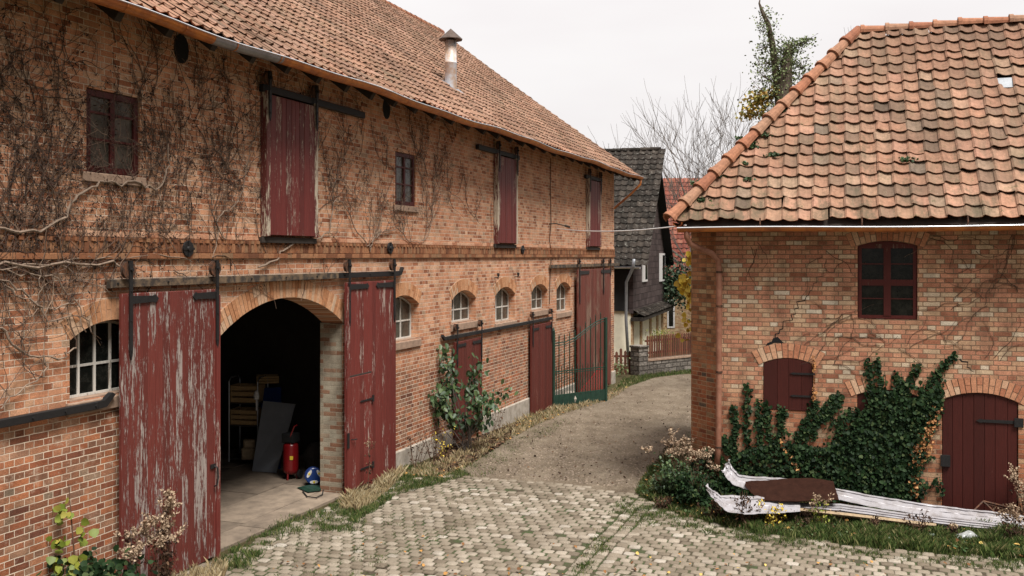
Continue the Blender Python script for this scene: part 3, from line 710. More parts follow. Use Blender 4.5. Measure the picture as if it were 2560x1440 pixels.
# stable windows
for i, (x, z0) in enumerate(WIN):
    g = glazed(barn, x, WH-.015, z0+.02, WSP-.015, WAP-.015, .16, 3 if i else 5, 2, M['frame_white'], M['glass_dusty'] if i else M['glass'], .03, .03, zsplit=[.52])
    mb = MB(); mb.bbox(x-WH-.06, x+WH+.06, -.045, .02, z0-.16, z0-.005, .012); mb.box(x-WH+.002, x+WH-.002, .021, .17, z0+.001, z0+.018)
    mb.build('sill', M['stone'], g)
for x, h, z0, z1 in UW:
    g = glazed(barn, x, h-.01, z0+.01, z1, z1-.01, .02, 2, 3, M['frame_red'], M['glass_dusty'], .075, .028, arched=False, casement=True, fd=.07)
    mb = MB(); mb.bbox(x-h-.08, x+h+.08, -.04, .015, z0-.12, z0-.004, .01); mb.build('sill', M['stone'], g)
# ---- big sliding doors
def big_door(px0, px1, n, mat, zb, zt, y=-.17, name='sliding_door', label=None):
    x0 = bh(px0, 800, y)[0]; x1 = bh(px1, 800, y)[0]
    mb = MB(); planks(mb, x0, x1, zb, zt, y, y+.04, n, ragged=.03)
    for z in (zb+.35, (zb+zt)/2, zt-.25): mb.box(x0+.05, x1-.05, y+.041, y+.085, z-.08, z+.08)
    o = mb.build(name, mat, barn); 
    if label: o['label'] = label
    return o, x0, x1
RZ = 3.865
d1, ax0, ax1 = big_door(304, 548, 15, M['paint_worn'], .02, 3.74, label='big sliding door with badly flaking red paint')
mb = MB(); mb.bbox(ax1-.085, ax1-.004, -.20, -.171, .0, 3.66, .006); mb.build('edge_batten', M['paint_mid'], d1)
mb = MB(); mb.tube([(ax1-.13, -.19, 1.02), (ax1-.13, -.235, 1.04), (ax1-.11, -.24, 1.15), (ax1-.12, -.235, 1.28), (ax1-.13, -.19, 1.30)], .012, 6); mb.box(ax1-.20, ax1-.10, -.19, -.178, 1.27, 1.33); mb.build('handle', M['iron'], d1)
d2, bx0, bx1 = big_door(866, 990, 13, M['paint_mid'], .02, 3.74, label='big sliding door with a small wicket door in it')
mb = MB(); mb.bbox(bx0-.0, bx0+.07, -.20, -.171, .0, 3.66, .006); mb.build('edge_batten', M['paint_mid'], d2)
# wicket door inside the right leaf
wx0, wz1 = bh(874, 945, -.19); wx1, _ = bh(928, 940, -.19)
mb = MB(); planks(mb, wx0, wx1, .12, wz1, -.196, -.172, 6); wk = mb.build('wicket_door', M['paint_mid'], d2)
mb = MB(); mb.box(wx0-.02, wx1+.02, -.185, -.1705, wz1+.004, wz1+.03); mb.box(wx0-.03, wx0-.006, -.184, -.1705, .1, wz1); mb.build('wicket_frame', M['wood_dk'], d2)
mb = MB()
for py in (1000, 1168):
    _, z = bh(915, py, -.19); strap(mb, wx1-.42, wx1+.06, z, .035, -.197, flip=True); mb.box(wx1+.02, wx1+.08, -.21, -.197, z-.06, z+.06)
each(mb, 'strap_hinge', M['iron'], d2, 2)
_, z = bh(880, 1098, -.19); mb = MB(); mb.box(wx0-.09, wx0-.03, -.21, -.197, z-.13, z+.13); mb.tube([(wx0+.04, -.2, z), (wx0+.04, -.24, z), (wx0+.17, -.24, z-.01)], .01, 6); mb.build('handle', M['iron'], d2)
def hangers_on(door, xa, xb, top, long_, yrail=-.17, wdt=.055, strapw=.5):
    for i, x in enumerate((xa, xb)):
        hanger(door, x, top, long_, yrail-.02, wdt=wdt)
        mb = MB()
        if i == 0: strap(mb, x+.03, x+strapw, 3.66, .10, yrail-.008)
        else: strap(mb, x-strapw, x-.03, 3.66, .10, yrail-.008, flip=True)
        mb.build('strap', M['iron'], door)
hangers_on(d1, ax0+.13, ax1-.07, 4.14, 2.92)
hangers_on(d2, bx0+.07, bx1-.10, 4.14, 2.95, wdt=.055, strapw=.7)
# running rail with its upturned end stop
xe = bh(1004, 680, -.1)[0]
mb = MB(); mb.bbox(ax0-.1, bx0-.15, -.11, -.03, RZ-.055, RZ+.05, .008); mb.build('door_rail', M['rail_wood'], barn)
mb = MB(); mb.bbox(bx0-.15, xe-.1, -.105, -.035, RZ-.05, RZ+.045, .006)
mb.prism([(xe-.1, RZ-.05), (xe, RZ-.03), (xe+.1, RZ+.10), (xe+.07, RZ+.12), (xe+.02, RZ+.05), (xe-.1, RZ+.045)], -.105, -.035)
mb.build('door_rail', M['iron'], barn); mb = MB()
for q in np.linspace(ax0, bx1, 9): mb.tube([(q, -.125, RZ), (q, 0, RZ)], .014, 6)
each(mb, 'rail_bolt', M['iron'], barn)
# near rail left of the first door
xl0 = bh(-260, 1090, -.09)[0]; xl1, zl = bh(285, 1003, -.09)
mb = MB(); mb.bbox(xl0, xl1-.25, -.10, -.03, 2.38, 2.47, .006); mb.prism([(xl1-.25, 2.38), (xl1-.12, 2.39), (xl1+.02, 2.52), (xl1-.03, 2.55), (xl1-.16, 2.47), (xl1-.25, 2.47)], -.10, -.03)
for q in np.linspace(xl0+.2, xl1-.3, 6): mb.tube([(q, -.12, 2.425), (q, 0, 2.425)], .014, 6)
mb.build('low_rail', M['iron'], barn)
# small stable doors
for (pa, pb, zt, zb, lab) in ((1136, 1204, 2.30, .2, None), (1327, 1379, 2.33, -.1, None)):
    x0 = bh(pa, 900, -.1)[0]; x1 = bh(pb, 900, -.1)[0]
    mb = MB(); planks(mb, x0, x1, zb, zt, -.12, -.075, 10, ragged=.03); o = mb.build('stable_door', M['paint_ok'], barn)
    for x in (x0+.08, x1-.08): hanger(o, x, 2.70, 1.75, -.135, r=.075, wdt=.045)
    mb = MB(); strap(mb, x0+.10, x0+.6, 2.22, .07, -.125); strap(mb, x1-.6, x1-.10, 2.22, .07, -.125, flip=True); each(mb, 'strap', M['iron'], o)
xa = bh(1113, 830, -.08)[0]; xb = bh(1382, 805, -.08)[0]
mb = MB(); mb.bbox(xa, xb, -.085, -.03, 2.38, 2.46, .006); mb.prism([(xa-.12, 2.47), (xa, 2.38), (xa, 2.46), (xa-.1, 2.52)], -.085, -.03)
for q in np.linspace(xa+.1, xb-.1, 8): mb.tube([(q, -.1, 2.42), (q, 0, 2.42)], .014, 6)
mb.build('stable_rail', M['iron'], barn)
# far tall double door and rail
x0 = bh(1444, 800, -.15)[0]; x1 = bh(1526, 800, -.15)[0]
mb = MB(); planks(mb, x0, x1, -.25, 3.78, -.17, -.12, 16, ragged=.1); o = mb.build('far_sliding_door', M['paint_far'], barn)
for x, lo in ((x0+.12, 2.7), (x1-1.0, 2.9), (x1-.1, 3.5)): hanger(o, x, 4.12, lo, -.185, wdt=.07, r=.09)
mb = MB(); strap(mb, x0+.15, x0+1.2, 3.68, .12, -.176); strap(mb, x1-1.3, x1-.1, 3.68, .12, -.176, flip=True); each(mb, 'strap', M['iron'], o)
xq, zq = bh(1502, 885, -.18); mb = MB(); mb.box(xq-.15, xq+.15, -.19, -.171, zq-.22, zq+.22); mb.build('lock_plate', M['iron_rust'], o)
mb = MB(); mb.bbox(bh(1377, 660, -.08)[0], .35, -.11, -.03, 3.85, 3.95, .006); mb.build('far_rail', M['rail_wood'], barn)
# upper sliding shutters
for (pa, pb, rl, rr, lab) in ((664, 793, 0, 1.6, 1), (1243, 1293, 1.1, .2, 2), (1472, 1502, .2, .2, 3)):
    x0 = bh(pa, 500, -.1)[0]; x1 = bh(pb, 500, -.1)[0]; zb, zt = 4.52, 6.66
    mb = MB(); planks(mb, x0+.10, x1-.10, zb, zt, -.12, -.08, 9, ragged=.0); o = mb.build('loading_shutter', M['paint_shutter'], barn)
    mb = MB(); mb.bbox(x0, x0+.098, -.125, -.01, zb-.02, zt+.05, .008); mb.bbox(x1-.098, x1, -.125, -.01, zb-.02, zt+.05, .008); each(mb, 'shutter_post', M['paint_bare'], o)
    for x in (x0+.05, x1-.08): hanger(o, x, 7.0, 6.25, -.145, r=.10, wdt=.06)
    mb = MB(); mb.bbox(x0-rl-.05, x1+rr, -.10, -.02, 6.69, 6.80, .006); mb.build('shutter_rail', M['iron'], o)
    mb = MB(); mb.bbox(x0-.04, x1+.04, -.07, .0, zb-.12, zb-.03, .006); mb.build('threshold', M['wood_dk'], o)
# anchor plates and vent holes
for px, py in ((467, 622), (973, 620), (1305, 624)):
    x, z = bh(px, py, -.03); mb = MB(); Mw = Matrix.Translation((x, -.055, z)) @ Matrix.Rotation(R(90), 4, 'X')
    mb.lathe([(0, .035), (.03, .035), (.04, .012), (.105, .01), (.11, -.012), (0, -.03)], 14, Mw); mb.tube([(x, -.06, z), (x, .01, z)], .03, 8)
    mb.box(x-.11, x+.11, -.075, -.06, z-.015, z+.015); mb.box(x-.015, x+.015, -.078, -.062, z-.11, z+.11); mb.build('anchor_plate', M['iron'], barn)
for px, py in ((453, 122), (966, 272)):
    x, z = bh(px, py, 0); mb = MB(); mb.prism([(x+.15*math.cos(t), z+.2*math.sin(t)) for t in np.linspace(0, 2*math.pi, 14, endpoint=False)], -.006, .02); mb.build('vent_hole', M['black'], barn)
for px, py in ((1241, 691), (1291, 689)):
    x, z = bh(px, py, -.05); mb = MB(); mb.tube([(x, .0, z-.03), (x, -.10, z-.03), (x, -.10, z+.03)], .014, 6); mb.lathe([(0, .06), (.03, .055), (.035, .01), (.02, 0), (.035, -.01), (0, -.03)], 10, Matrix.Translation((x, -.10, z+.02))); mb.build('insulator', M['iron'], barn)
# conductor cable down the wall with its bracket
pts = []
for px, py in ((1377, 395), (1376, 470), (1378, 555), (1374, 600), (1379, 640), (1375, 700), (1374, 760)):
    x, z = bh(px, py, -.03); pts.append((x+random.uniform(-.01, .01), -.03, z))
mb = MB(); mb.tube(pts, .012, 5); mb.build('conductor_cable', M['iron_rust'], barn)
x, z = bh(1377, 560, -.05); mb = MB(); mb.tube([(x, 0, z), (x, -.2, z+.01), (x+.05, -.45, z-.05)], .018, 6); mb.tube([(x+.05, -.45, z-.05), (x+.08, -.6, z-.09)], .03, 8); mb.build('cable_bracket', M['wood_dk'], barn)
# roof
mb = MB(); us = Vector((0, 7.97, 5.93)).normalized(); nn = Vector((0, -5.93, 7.97)).normalized()
slen = math.hypot(7.97-.06, 5.93)
sagf = lambda a, b: .028*math.sin(a*.55+1)*math.sin(b*.6) + .018*math.sin(a*1.7) * max(0, 1-b/3) - .05*math.exp(-((b-4.5)/3)**2)
tile_field(mb, (XN, yE+.07, zE+.065), (1, 0, 0), us, nn, XF-XN-.05, slen, .215, .31, amp=.036, jit=1.5, prof_n=5, sag=sagf)
mb.build('roof_tiles', M['tile_barn'], barn)
mb = MB()
yzprism(mb, [(yE+.12, zE+.02), (yE+.12, zE+.05), (yR, zR-.02), (2*yR-yE, zE+.05), (2*yR-yE, zE-.0), (yR, zR-.12)], XN, XF-.03); mb.build('roof_boards', M['soffit'], barn)
mb = MB(); tile_field(mb, (XF, 2*yR-yE, zE+.065), (-1, 0, 0), (0, -7.97, 5.93), (0, 5.93, 7.97), XF-XN, slen, .6, 1.2, amp=.024, prof_n=5); mb.build('roof_tiles', M['tile_barn'], barn)
mb = MB(); cap_row(mb, (XN, yR, zR+.02), (XF, yR, zR+.02), .12, .40, collar=False); mb.build('ridge_cap', M['cap'], barn)
mb = MB(); x = XN+.4
while x < XF:
    mb.box(-.05, .05, 0, 1.1, -.16, 0, M=Matrix.Translation((x, yE+.12, zE+.02)) @ Matrix.Rotation(math.atan(tanp), 4, 'X')); x += .85
mb.build('rafter', M['wood_dk'], barn)
mb = MB(); yzprism(mb, [(yE+.05, zE-.10), (yE+.05, zE+.06), (yR, zR-.005), (yR, zR-.19)], XF-.03, XF); mb.build('barge_board', M['wood_dk'], barn)
# gutter
gw = lambda s: .022*math.sin(s*.9) + .012*math.sin(s*2.3+1)
def gut(xa, xb, mat, name):
    mb = MB(); n = max(2, int((xb-xa)/.5)); half_pipe(mb, (xa, yE, zE+.02), (xb, yE, zE+.02), .085, 8, n, wave=lambda s: gw(s+xa)); return mb.build(name, mat, barn, smooth=True)
gz0, gz1 = bh(528, 95, yE)[0], bh(700, 158, yE)[0]
gt = gut(XN, gz0, M['copper'], 'gutter'); g2 = gut(gz0, gz1, M['zinc'], 'gutter'); g2['label'] = 'grey zinc stretch of the gutter'; g3 = gut(gz1, XF+.02, M['copper'], 'gutter')
mb = MB(); n = 80; mb.tube([(XN+(XF-XN)*i/n, yE-.088, zE+.028+gw((XF-XN)*i/n+XN+0*XN)) for i in range(n+1)], .011, 6); mb.build('gutter_rim', M['zinc_lt'], barn)
mb = MB(); x = XN+.3
while x < XF:
    for t in (0,): mb.lathe([(.089, -.012), (.091, -.012), (.091, .012), (.089, .012)], 16, Matrix.Translation((x, yE, zE+.02+gw(x-XN if False else x))) @ Matrix.Rotation(R(90), 4, 'Y'))
    x += 1.0
o = mb.build('gutter_joint', M['copper'], barn)
for v in o.data.vertices:
    if v.co.z > zE+.03: v.co.z = zE+.03
mb = MB(); p1 = BF.loc(P(1600, 452, 34.9)); mb.tube([(XF-.08, yE, zE-.05), (XF-.06, yE+.02, zE-.22), (XF-.25, yE+.3, zE-.55), (XF-.6, yE+.85, zE-1.1), (XF-.65, .6, zE-1.25)], .045, 8); mb.build('downpipe', M['copper'], barn, smooth=True)
# flue pipe
def roofhit(px, py):
    o_ = BF.loc((0, 0, CAMZ)); d = BF.I.to_3x3() @ Vector(((px-CX)/F, 1, (CY-py)/F))
    k = ((zE + (o_.y - yE)*tanp) - o_.z) / (d.z - d.y*tanp); return o_ + d*k
pb = roofhit(1127, 222); wd_ = BF.wld(pb).y; rr = 15/2400*wd_; hgt = (222-102)/2400*wd_
mb = MB(); T = Matrix.Translation(pb); mb.lathe([(rr, -.5), (rr, hgt*.52), (rr*1.05, hgt*.53), (rr*1.05, hgt*.55), (rr*.97, hgt*.56), (rr*.97, hgt), (rr*.9, hgt), (rr*.9, hgt-.2), (0, hgt-.2)], 20, T)
fl = mb.build('flue_pipe', M['pipe_rust'], barn, smooth=True)
mb = MB(); cr2 = 30/2400*wd_; mb.lathe([(rr*.8, hgt+.04), (cr2, hgt+.02), (cr2*1.0, hgt+.035), (0, hgt+.30)], 9, T)
for a in (0, 2.1, 4.2): mb.tube([pb+Vector((rr*.95*math.cos(a), rr*.95*math.sin(a), hgt-.1)), pb+Vector((rr*.95*math.cos(a), rr*.95*math.sin(a), hgt+.08))], .012, 4)
mb.build('rain_cap', M['pipe_cap'], fl)
mb = MB(); Ms = Matrix.Translation(pb + nn*.05) @ Matrix.Rotation(math.atan(tanp), 4, 'X')
mb.box(-.26, .30, -.28, .22, .0, .02, M=Ms); mb.build('flashing', M['zinc'], fl)
# floor inside the doorway
mb = MB(); x = ARC['xc']-ARC['half']+.002
for wd in (1.1, .9, 1.44): mb.box(x+.005, x+wd-.005, -.05, WT+.02, -.2, .042+random.uniform(-.004, .006)); x += wd
y = WT+.03
while y < 6.9:
    dpt = random.uniform(.7, 1.1); x = -23.15
    while x < -16.1:
        wd = random.uniform(.8, 1.5); mb.box(x+.006, min(x+wd, -16.05)-.006, y, y+dpt-.01, -.1, .045+random.uniform(-.006, .006)); x += wd
    y += dpt
mb.build('floor_slabs', M['slab'], barn)
# ================================================================ OUTBUILDING (right)
outb = empty('outbuilding', RF, 'low brick outbuilding with a steep hipped roof of mossy orange pantiles', 'outbuilding')
LN = 13.0; CHF = .70*.7071; DEP = 5.3; RT = 4.95; oE = .45
ePx = RF.loc((2.80, 16.42, 4.86)); ex0 = ePx.x; eY = ePx.y; eZ = 4.80; rw = 3.06; rz = 8.49
hx0, hz0 = rh(1908, 1024); hx1, _ = rh(2033, 1030); _, hza = rh(1970, 895); _, hzs = rh(1908, 908); hz0 = rh(1970, 1026)[1]
dx0, dz0 = rh(2355, 1262); dx1, _ = rh(2546, 1268); _, dza = rh(2450, 982); _, dzs = rh(2357, 1000)
vx0, _ = rh(2143, 1250); vx1, _ = rh(2300, 1250); vza, vzs = rh(2220, 975)[1], rh(2220, 990)[1]
ux0, uz0 = rh(2144, 797); ux1, _ = rh(2294, 800); _, uza = rh(2219, 602); _, uzs = rh(2144, 615)
def archz(xc, half, zs, apex):
    _, Rr, a, zc = arc_pts(xc, half, zs, apex); return lambda x: zc + math.sqrt(max(0, Rr*Rr - (x-xc)**2))
ops = [((hx0+hx1)/2, (hx1-hx0)/2, hz0, hzs, hza), ((dx0+dx1)/2, (dx1-dx0)/2, .05, dzs, dza), ((vx0+vx1)/2, (vx1-vx0)/2, .05, vzs, vza), ((ux0+ux1)/2, (ux1-ux0)/2, uz0, uzs, uza)]
mb = MB(); c0 = CHF*0
mb.prism([(0, -.8), (LN, -.8), (LN, RT), (0, RT)], 0, .30, holes=[arch_hole(*o_, n=10) for o_ in ops])
mb.build('wall', M['brick_out'], outb)
mb = MB(); mb.box(.31, LN, .31, .35, -.8, RT-.01); mb.build('inner_wall', M['inside'], outb)
# chamfered corner wall and side wall
chl = .70; Mc = Matrix.Rotation(R(-45), 4, 'Z')            # local x along the chamfer towards the front corner
mb = MB(); mb.box(-chl, 0, 0, .25, -.8, RT-.002); mb.build('corner_wall', M['brick_chamfer'], outb, frame=Mc)
sx = -chl*.7071; sy = chl*.7071
mb = MB(); mb.box(sx, sx+.3, sy, DEP+sy, -.8, RT-.004); mb.box(sx+.301, LN, DEP+sy-.3, DEP+sy-.001, -.8, RT-.004); mb.box(LN-.3, LN-.001, .36, DEP+sy-.301, -.8, RT-.004); each(mb, 'side_wall', M['brick_out'], outb)
# arches
for (o_, th) in zip(ops, (.25, .25, .25, .24)):
    arch_ring('brick_arch', o_[0], o_[1]+.02, o_[3], o_[4], th, outb, M['vouss_y'], .078, y=-.011, ext=.06, mort=M['mortar_dk'])
# upper window
xc, hf, z0, zs, ap = ops[3]
g = glazed(outb, xc, hf-.01, z0+.01, zs, ap-.008, .035, 2, 4, M['frame_red'], M['glass'], .055, .016, casement=True, zsplit=[.24, .5, .74], fd=.07)
mb = MB(); zc = z0+(zs-z0)*.50; mb.box(xc-hf+.06, xc+hf-.06, .026, .07, zc-.05, zc+.05); mb.box(xc-.055, xc+.055, .022, .07, z0+.06, ap-.05)
mb.box(xc-hf+.05, xc+hf-.05, .028, .07, zs-.04, zs+.03)
mb.build('casement_frame', M['frame_red'], g)
# board hatch with two hinges, plank door, overgrown door
xc, hf, z0, zs, ap = ops[0]; az_ = archz(xc, hf, zs, ap)
mb = MB(); planks(mb, xc-hf+.01, xc+hf-.01, z0+.01, 0, -.012, .05, 4, arc=lambda x: az_(x)-.008, gap=.005); o = mb.build('board_hatch', M['paint_flat'], outb)
mb = MB()
for py in (934, 990):
    _, z = rh(2000, py); strap(mb, xc+.03, xc+hf+.05, z, .035, -.018, flip=True)
each(mb, 'strap_hinge', M['iron'], o)
xc, hf, z0, zs, ap = ops[1]; az_ = archz(xc, hf, zs, ap)
mb = MB(); planks(mb, xc-hf+.01, xc+hf-.01, .10, 0, .02, .07, 7, arc=lambda x: az_(x)-.008, gap=.006); o = mb.build('plank_door', M['paint_flat'], outb)
_, z = rh(2450, 1052); mb = MB(); strap(mb, xc-hf+.50, xc+hf+.06, z, .055, .012, flip=True); mb.box(xc+hf-.06, xc+hf+.07, -.02, .0, z-.07, z+.07); mb.build('strap_hinge', M['iron'], o)
_, z = rh(2370, 1152); mb = MB(); mb.box(xc-hf-.02, xc-hf+.12, -.03, .018, z-.09, z+.09); mb.build('lock_box', M['iron'], o)
xc, hf, z0, zs, ap = ops[2]; az_ = archz(xc, hf, zs, ap)
mb = MB(); planks(mb, xc-hf+.01, xc+hf-.01, .10, 0, .02, .07, 6, arc=lambda x: az_(x)-.008, gap=.006); o = mb.build('plank_door', M['paint_flat'], outb); o['label'] = 'red plank door almost hidden behind the ivy'
# crack over the hatch, stepping through the joints
def crack(pts, w0, name='crack'):
    P_ = []; 
    for i, (px, py) in enumerate(pts):
        x, z = rh(px, py); P_.append((x, z))
    Q = []
    for i in range(len(P_)-1):
        (xa, za), (xb, zb) = P_[i], P_[i+1]; n = max(1, int(abs(zb-za)/.077))
        for k in range(n):
            t0 = k/n; t1 = (k+1)/n; Q.append((xa+(xb-xa)*t0, za+(zb-za)*t0)); Q.append((xa+(xb-xa)*t0+.03*random.uniform(-1, 1), za+(zb-za)*(t0*.15+t1*.85)))
    Q.append(P_[-1]); mb = MB(); n = len(Q)
    for i in range(n-1):
        (xa, za), (xb, zb) = Q[i], Q[i+1]; wa = w0*(1-i/n)*random.uniform(.3, 1.2)+.003; d = Vector((xb-xa, 0, zb-za)); 
        if d.length < 1e-4: continue
        d.normalize(); s = Vector((d.z, 0, -d.x))*wa*.5; e = d*.004
        a = Vector((xa, -.003, za))-e; b = Vector((xb, -.003, zb))+e
        mb.add([a-s, a+s, b+s, b-s], [(0, 1, 2, 3)])
    o = mb.build(name, M['black'], outb)
    return o
crack([(1938, 845), (1957, 822), (1982, 800), (1996, 770), (2012, 752), (2030, 725), (2042, 706), (2060, 690), (2068, 675)], .02)
crack([(2400, 898), (2420, 905), (2425, 920), (2433, 928)], .02)
mb = MB(); P4 = [rh(*p) for p in ((1912, 868), (1918, 858), (1930, 853), (1932, 846), (1944, 842), (1952, 850), (1958, 856), (1968, 862), (1975, 866), (1960, 864), (1948, 857), (1935, 857), (1925, 862))]
mb.prism(P4[::-1], -.004, .01); mb.build('crack', M['black'], outb)
# roof
tanr = (rz-eZ)/rw; sl = math.hypot(rw, rz-eZ); us = Vector((0, rw, rz-eZ))/sl; nn = Vector((0, -(rz-eZ), rw))/sl
x0 = ex0; kx = rw/sl
sag2 = lambda a, b: .02*math.sin(a*.8+2)*math.sin(b*1.1)+.012*math.sin(a*2.2+b)
mb = MB()
sx_, sz_ = None, None
def rfhit(px, py):
    o_ = RF.loc((0, 0, CAMZ)); d = RF.I.to_3x3() @ Vector(((px-CX)/F, 1, (CY-py)/F))
    k = ((eZ + (o_.y-eY)*tanr) - o_.z)/(d.z-d.y*tanr); return o_ + d*k
pg = rfhit(2492, 203); gc = int((pg.x-(x0-.03))/.252); nr_ = int(sl/.252); gr = int((pg-Vector((pg.x, eY-.02, eZ-.02))).length/(sl/nr_))
tile_field(mb, (x0-.03, eY-.02, eZ-.02), (1, 0, 0), us, nn, LN+.8, sl, .252, .252, clip=lambda b: (b*kx+.03, LN+.8-b*kx), jit=2.3, amp=.036, sag=sag2, skip=lambda c, r: (c, r) == (gc, gr))
rt = mb.build('roof_tiles', M['tile_out'], outb)
mb = MB(); mb.box(.01, .24, -.03, .22, .0, .012, M=Matrix.Translation((x0-.03+gc*.252, eY-.02+us.y*gr*sl/nr_, eZ-.02+us.z*gr*sl/nr_)) @ Matrix.Rotation(math.atan(tanr), 4, 'X') @ Matrix.Translation((0, 0, .012))); mb.build('glass_tile', M['milky_glass'], outb)
# left hip slope and the rear slopes
mb = MB(); tile_field(mb, (x0-.02, eY+2*rw+.03, eZ-.02), (0, -1, 0), (us.y, 0, us.z), (nn.y, 0, nn.z), 2*rw+.06, sl, .252, .252, clip=lambda b: (b*kx+.03, 2*rw+.03-b*kx), jit=1.5, amp=.03); mb.build('roof_tiles', M['tile_out'], outb)
mb = MB(); e = .10
A = [(x0, eY, eZ-e), (x0+LN+.8, eY, eZ-e), (x0+LN+.8, eY+2*rw, eZ-e), (x0, eY+2*rw, eZ-e), (x0+rw, eY+rw, rz-e), (x0+LN+.8-rw, eY+rw, rz-e)]
mb.add(A, [(0, 1, 5, 4), (1, 2, 5), (2, 3, 4, 5), (3, 0, 4), (3, 2, 1, 0)]); mb.build('roof_boards', M['soffit'], outb)
mb = MB(); cap_row(mb, (x0-.08, eY-.08, eZ+.03), (x0+rw-.03, eY+rw-.03, rz+.02), .105, .40); mb.build('hip_cap', M['cap'], outb)
mb = MB(); cap_row(mb, (x0+rw+.05, eY+rw, rz+.0), (x0+LN+.8-rw, eY+rw, rz+.0), .105, .42); mb.build('ridge_cap', M['cap'], outb)
mb = MB(); cap_row(mb, (x0-.05, eY+2*rw, eZ+.03), (x0+rw, eY+rw, rz+.0), .105, .40); mb.build('hip_cap', M['cap'], outb)
mb = MB(); mb.box(-.3, LN+.3, -.36, -.02, RT-.22, RT-.19); mb.build('soffit', M['soffit'], outb)
# gutter, joints, rim
xg0, zg = rh(1712, 566, -.53); xg1 = LN+.3; yg = -.53; zg -= .03
wv = lambda s: .010*math.sin(s*1.3)-.006*s/4
mb = MB(); half_pipe(mb, (xg0-.12, yg, zg), (xg1, yg, zg), .075, 8, 26, wave=wv); mb.build('gutter', M['copper'], outb, smooth=True)
mb = MB(); L_ = xg1-xg0+.12; mb.tube([(xg0-.12+L_*i/26, yg-.078, zg+.004+wv(L_*i/26)) for i in range(27)], .012, 6); mb.build('gutter_rim', M['zinc_lt'], outb)
mb = MB()
for px in (1900, 2155, 2420, 2650):
    xx = rh(px, 560, yg)[0]; mb.box(xx-.012, xx+.012, yg+.0, yg+.01, zg, zg+.16); mb.tube([(xx, yg-.05, zg+.05), (xx, yg, zg+.12), (xx, -.02, zg+.18)], .008, 4)
each(mb, 'gutter_bracket', M['iron_rust'], outb, 2)
mb = MB(); pgx, pgz = rh(1690, 548, -.3); half_pipe(mb, (xg0-.12, -.62, zg+.10), (xg0-.12, DEP+.5, zg+.10), .075, 8, 4); mb.build('side_gutter', M['copper'], outb, smooth=True)
pp = []
for px, py, yo in ((1717, 572, -.53), (1717, 592, -.52), (1726, 610, -.46), (1752, 622, -.34), (1780, 634, -.20), (1795, 650, -.13), (1798, 672, -.11), (1798, 800, -.11), (1797, 1000, -.11), (1796, 1110, -.11), (1791, 1187, -.13)):
    x, z = rh(px, py, yo); pp.append((x, yo, z))
mb = MB(); mb.tube(pp, [.05]*len(pp), 12); dp = mb.build('downpipe', M['downpipe'], outb, smooth=True)
mb = MB()
for py in (680, 765, 930, 1118):
    x, z = rh(1798 if py < 1000 else 1796, py, -.11); mb.lathe([(.050, -.018), (.057, -.018), (.057, .018), (.050, .018)], 14, Matrix.Translation((x, -.11, z))); 
    if py in (680, 930): mb.tube([(x, -.06, z), (x, .02, z)], .012, 6)
mb.build('pipe_clamp', M['iron_rust'], dp)
# moss cushions on the roof
C = []
for px, py, n, sp_ in ((1880, 362, 90, 7), (1850, 350, 60, 6), (2270, 403, 80, 8), (1730, 500, 90, 12), (1745, 462, 70, 10), (1765, 505, 50, 8), (1772, 468, 40, 6), (1860, 412, 40, 6), (1935, 390, 60, 8), (1915, 340, 40, 6), (1885, 370, 50, 6), (1955, 278, 50, 8), (1808, 445, 40, 5), (1870, 452, 30, 6)):
    for _ in range(n):
        p = rfhit(px+random.gauss(0, sp_), py+random.gauss(0, sp_*.3)); C.append(p + nn*random.uniform(.03, .055))
V, Q = leafmesh(np.array([tuple(c) for c in C]), np.tile(np.array(nn), (len(C), 1)) + rng.normal(size=(len(C), 3))*.8, .05)
tag(npmesh('moss', V, Q, M['leaf_green'], outb), kind='stuff')
# ================================================================ DARK GABLED HOUSE
s1 = 58.6; Y1 = 2400/s1
HF = Frame((1583-CX)/s1, Y1, math.atan2(-.294, .956), 0)
house = empty('gabled_house', HF, 'dark slate clad house with steep mossy roof at the bend of the lane', 'house')
hy = 9.6; ez, rz2 = 4.15, 9.25
Gx = lambda mb, poly, a, b: yzprism(mb, poly, a, b)
mb = MB(); mb.box(-14, -.22, .0, hy, 1.9, ez-.02); Gx(mb, [(0, 1.75), (hy, 1.75), (hy, ez), (hy/2, rz2-.18), (0, ez)], -.2, 0); mb.build('cladding', M['slate'], house)
mb = MB(); mb.box(-14, -.25, -.02, .05, 1.85, ez-.1); mb.build('board_wall', M['black_board'], house)
mb = MB(); mb.box(-14, -.12, .06, hy-.1, -2, 1.84); mb.build('ground_floor_wall', M['cream'], house)
mb = MB()
for y in (.1, 2.35, 5.1, 7.3, 9.0): mb.box(-.5, -.06, y, y+.45, -2, 1.73)
each(mb, 'brick_pier', M['brick_far'], house)
us2 = Vector((0, hy/2+.5, rz2-ez+.35)).normalized(); n2 = Vector((0, -us2.z, us2.y)); sl2 = math.hypot(hy/2+.5, rz2-ez+.35)
mb = MB(); tile_field(mb, (-14, -.5, ez-.35), (1, 0, 0), us2, n2, 14.45, sl2, .30, .36, amp=.05, prof_n=5); mb.build('roof_tiles', M['tile_dark'], house)
mb = MB(); Gx(mb, [(-.55, ez-.46), (-.5, ez-.36), (hy/2, rz2-.02), (hy+.5, ez-.36), (hy+.55, ez-.46), (hy/2, rz2-.16)], -14, .40); mb.build('roof_boards', M['black_board'], house)
mb = MB(); cap_row(mb, (-14, hy/2, rz2), (.45, hy/2, rz2), .11, .45, collar=False); mb.build('ridge_cap', M['tile_dark'], house)
HG = Frame(HF.o.x, HF.o.y, math.atan2(.956, .294))
def gy(px, py): x, z = HG.hit(px, py, -.0); return x, z
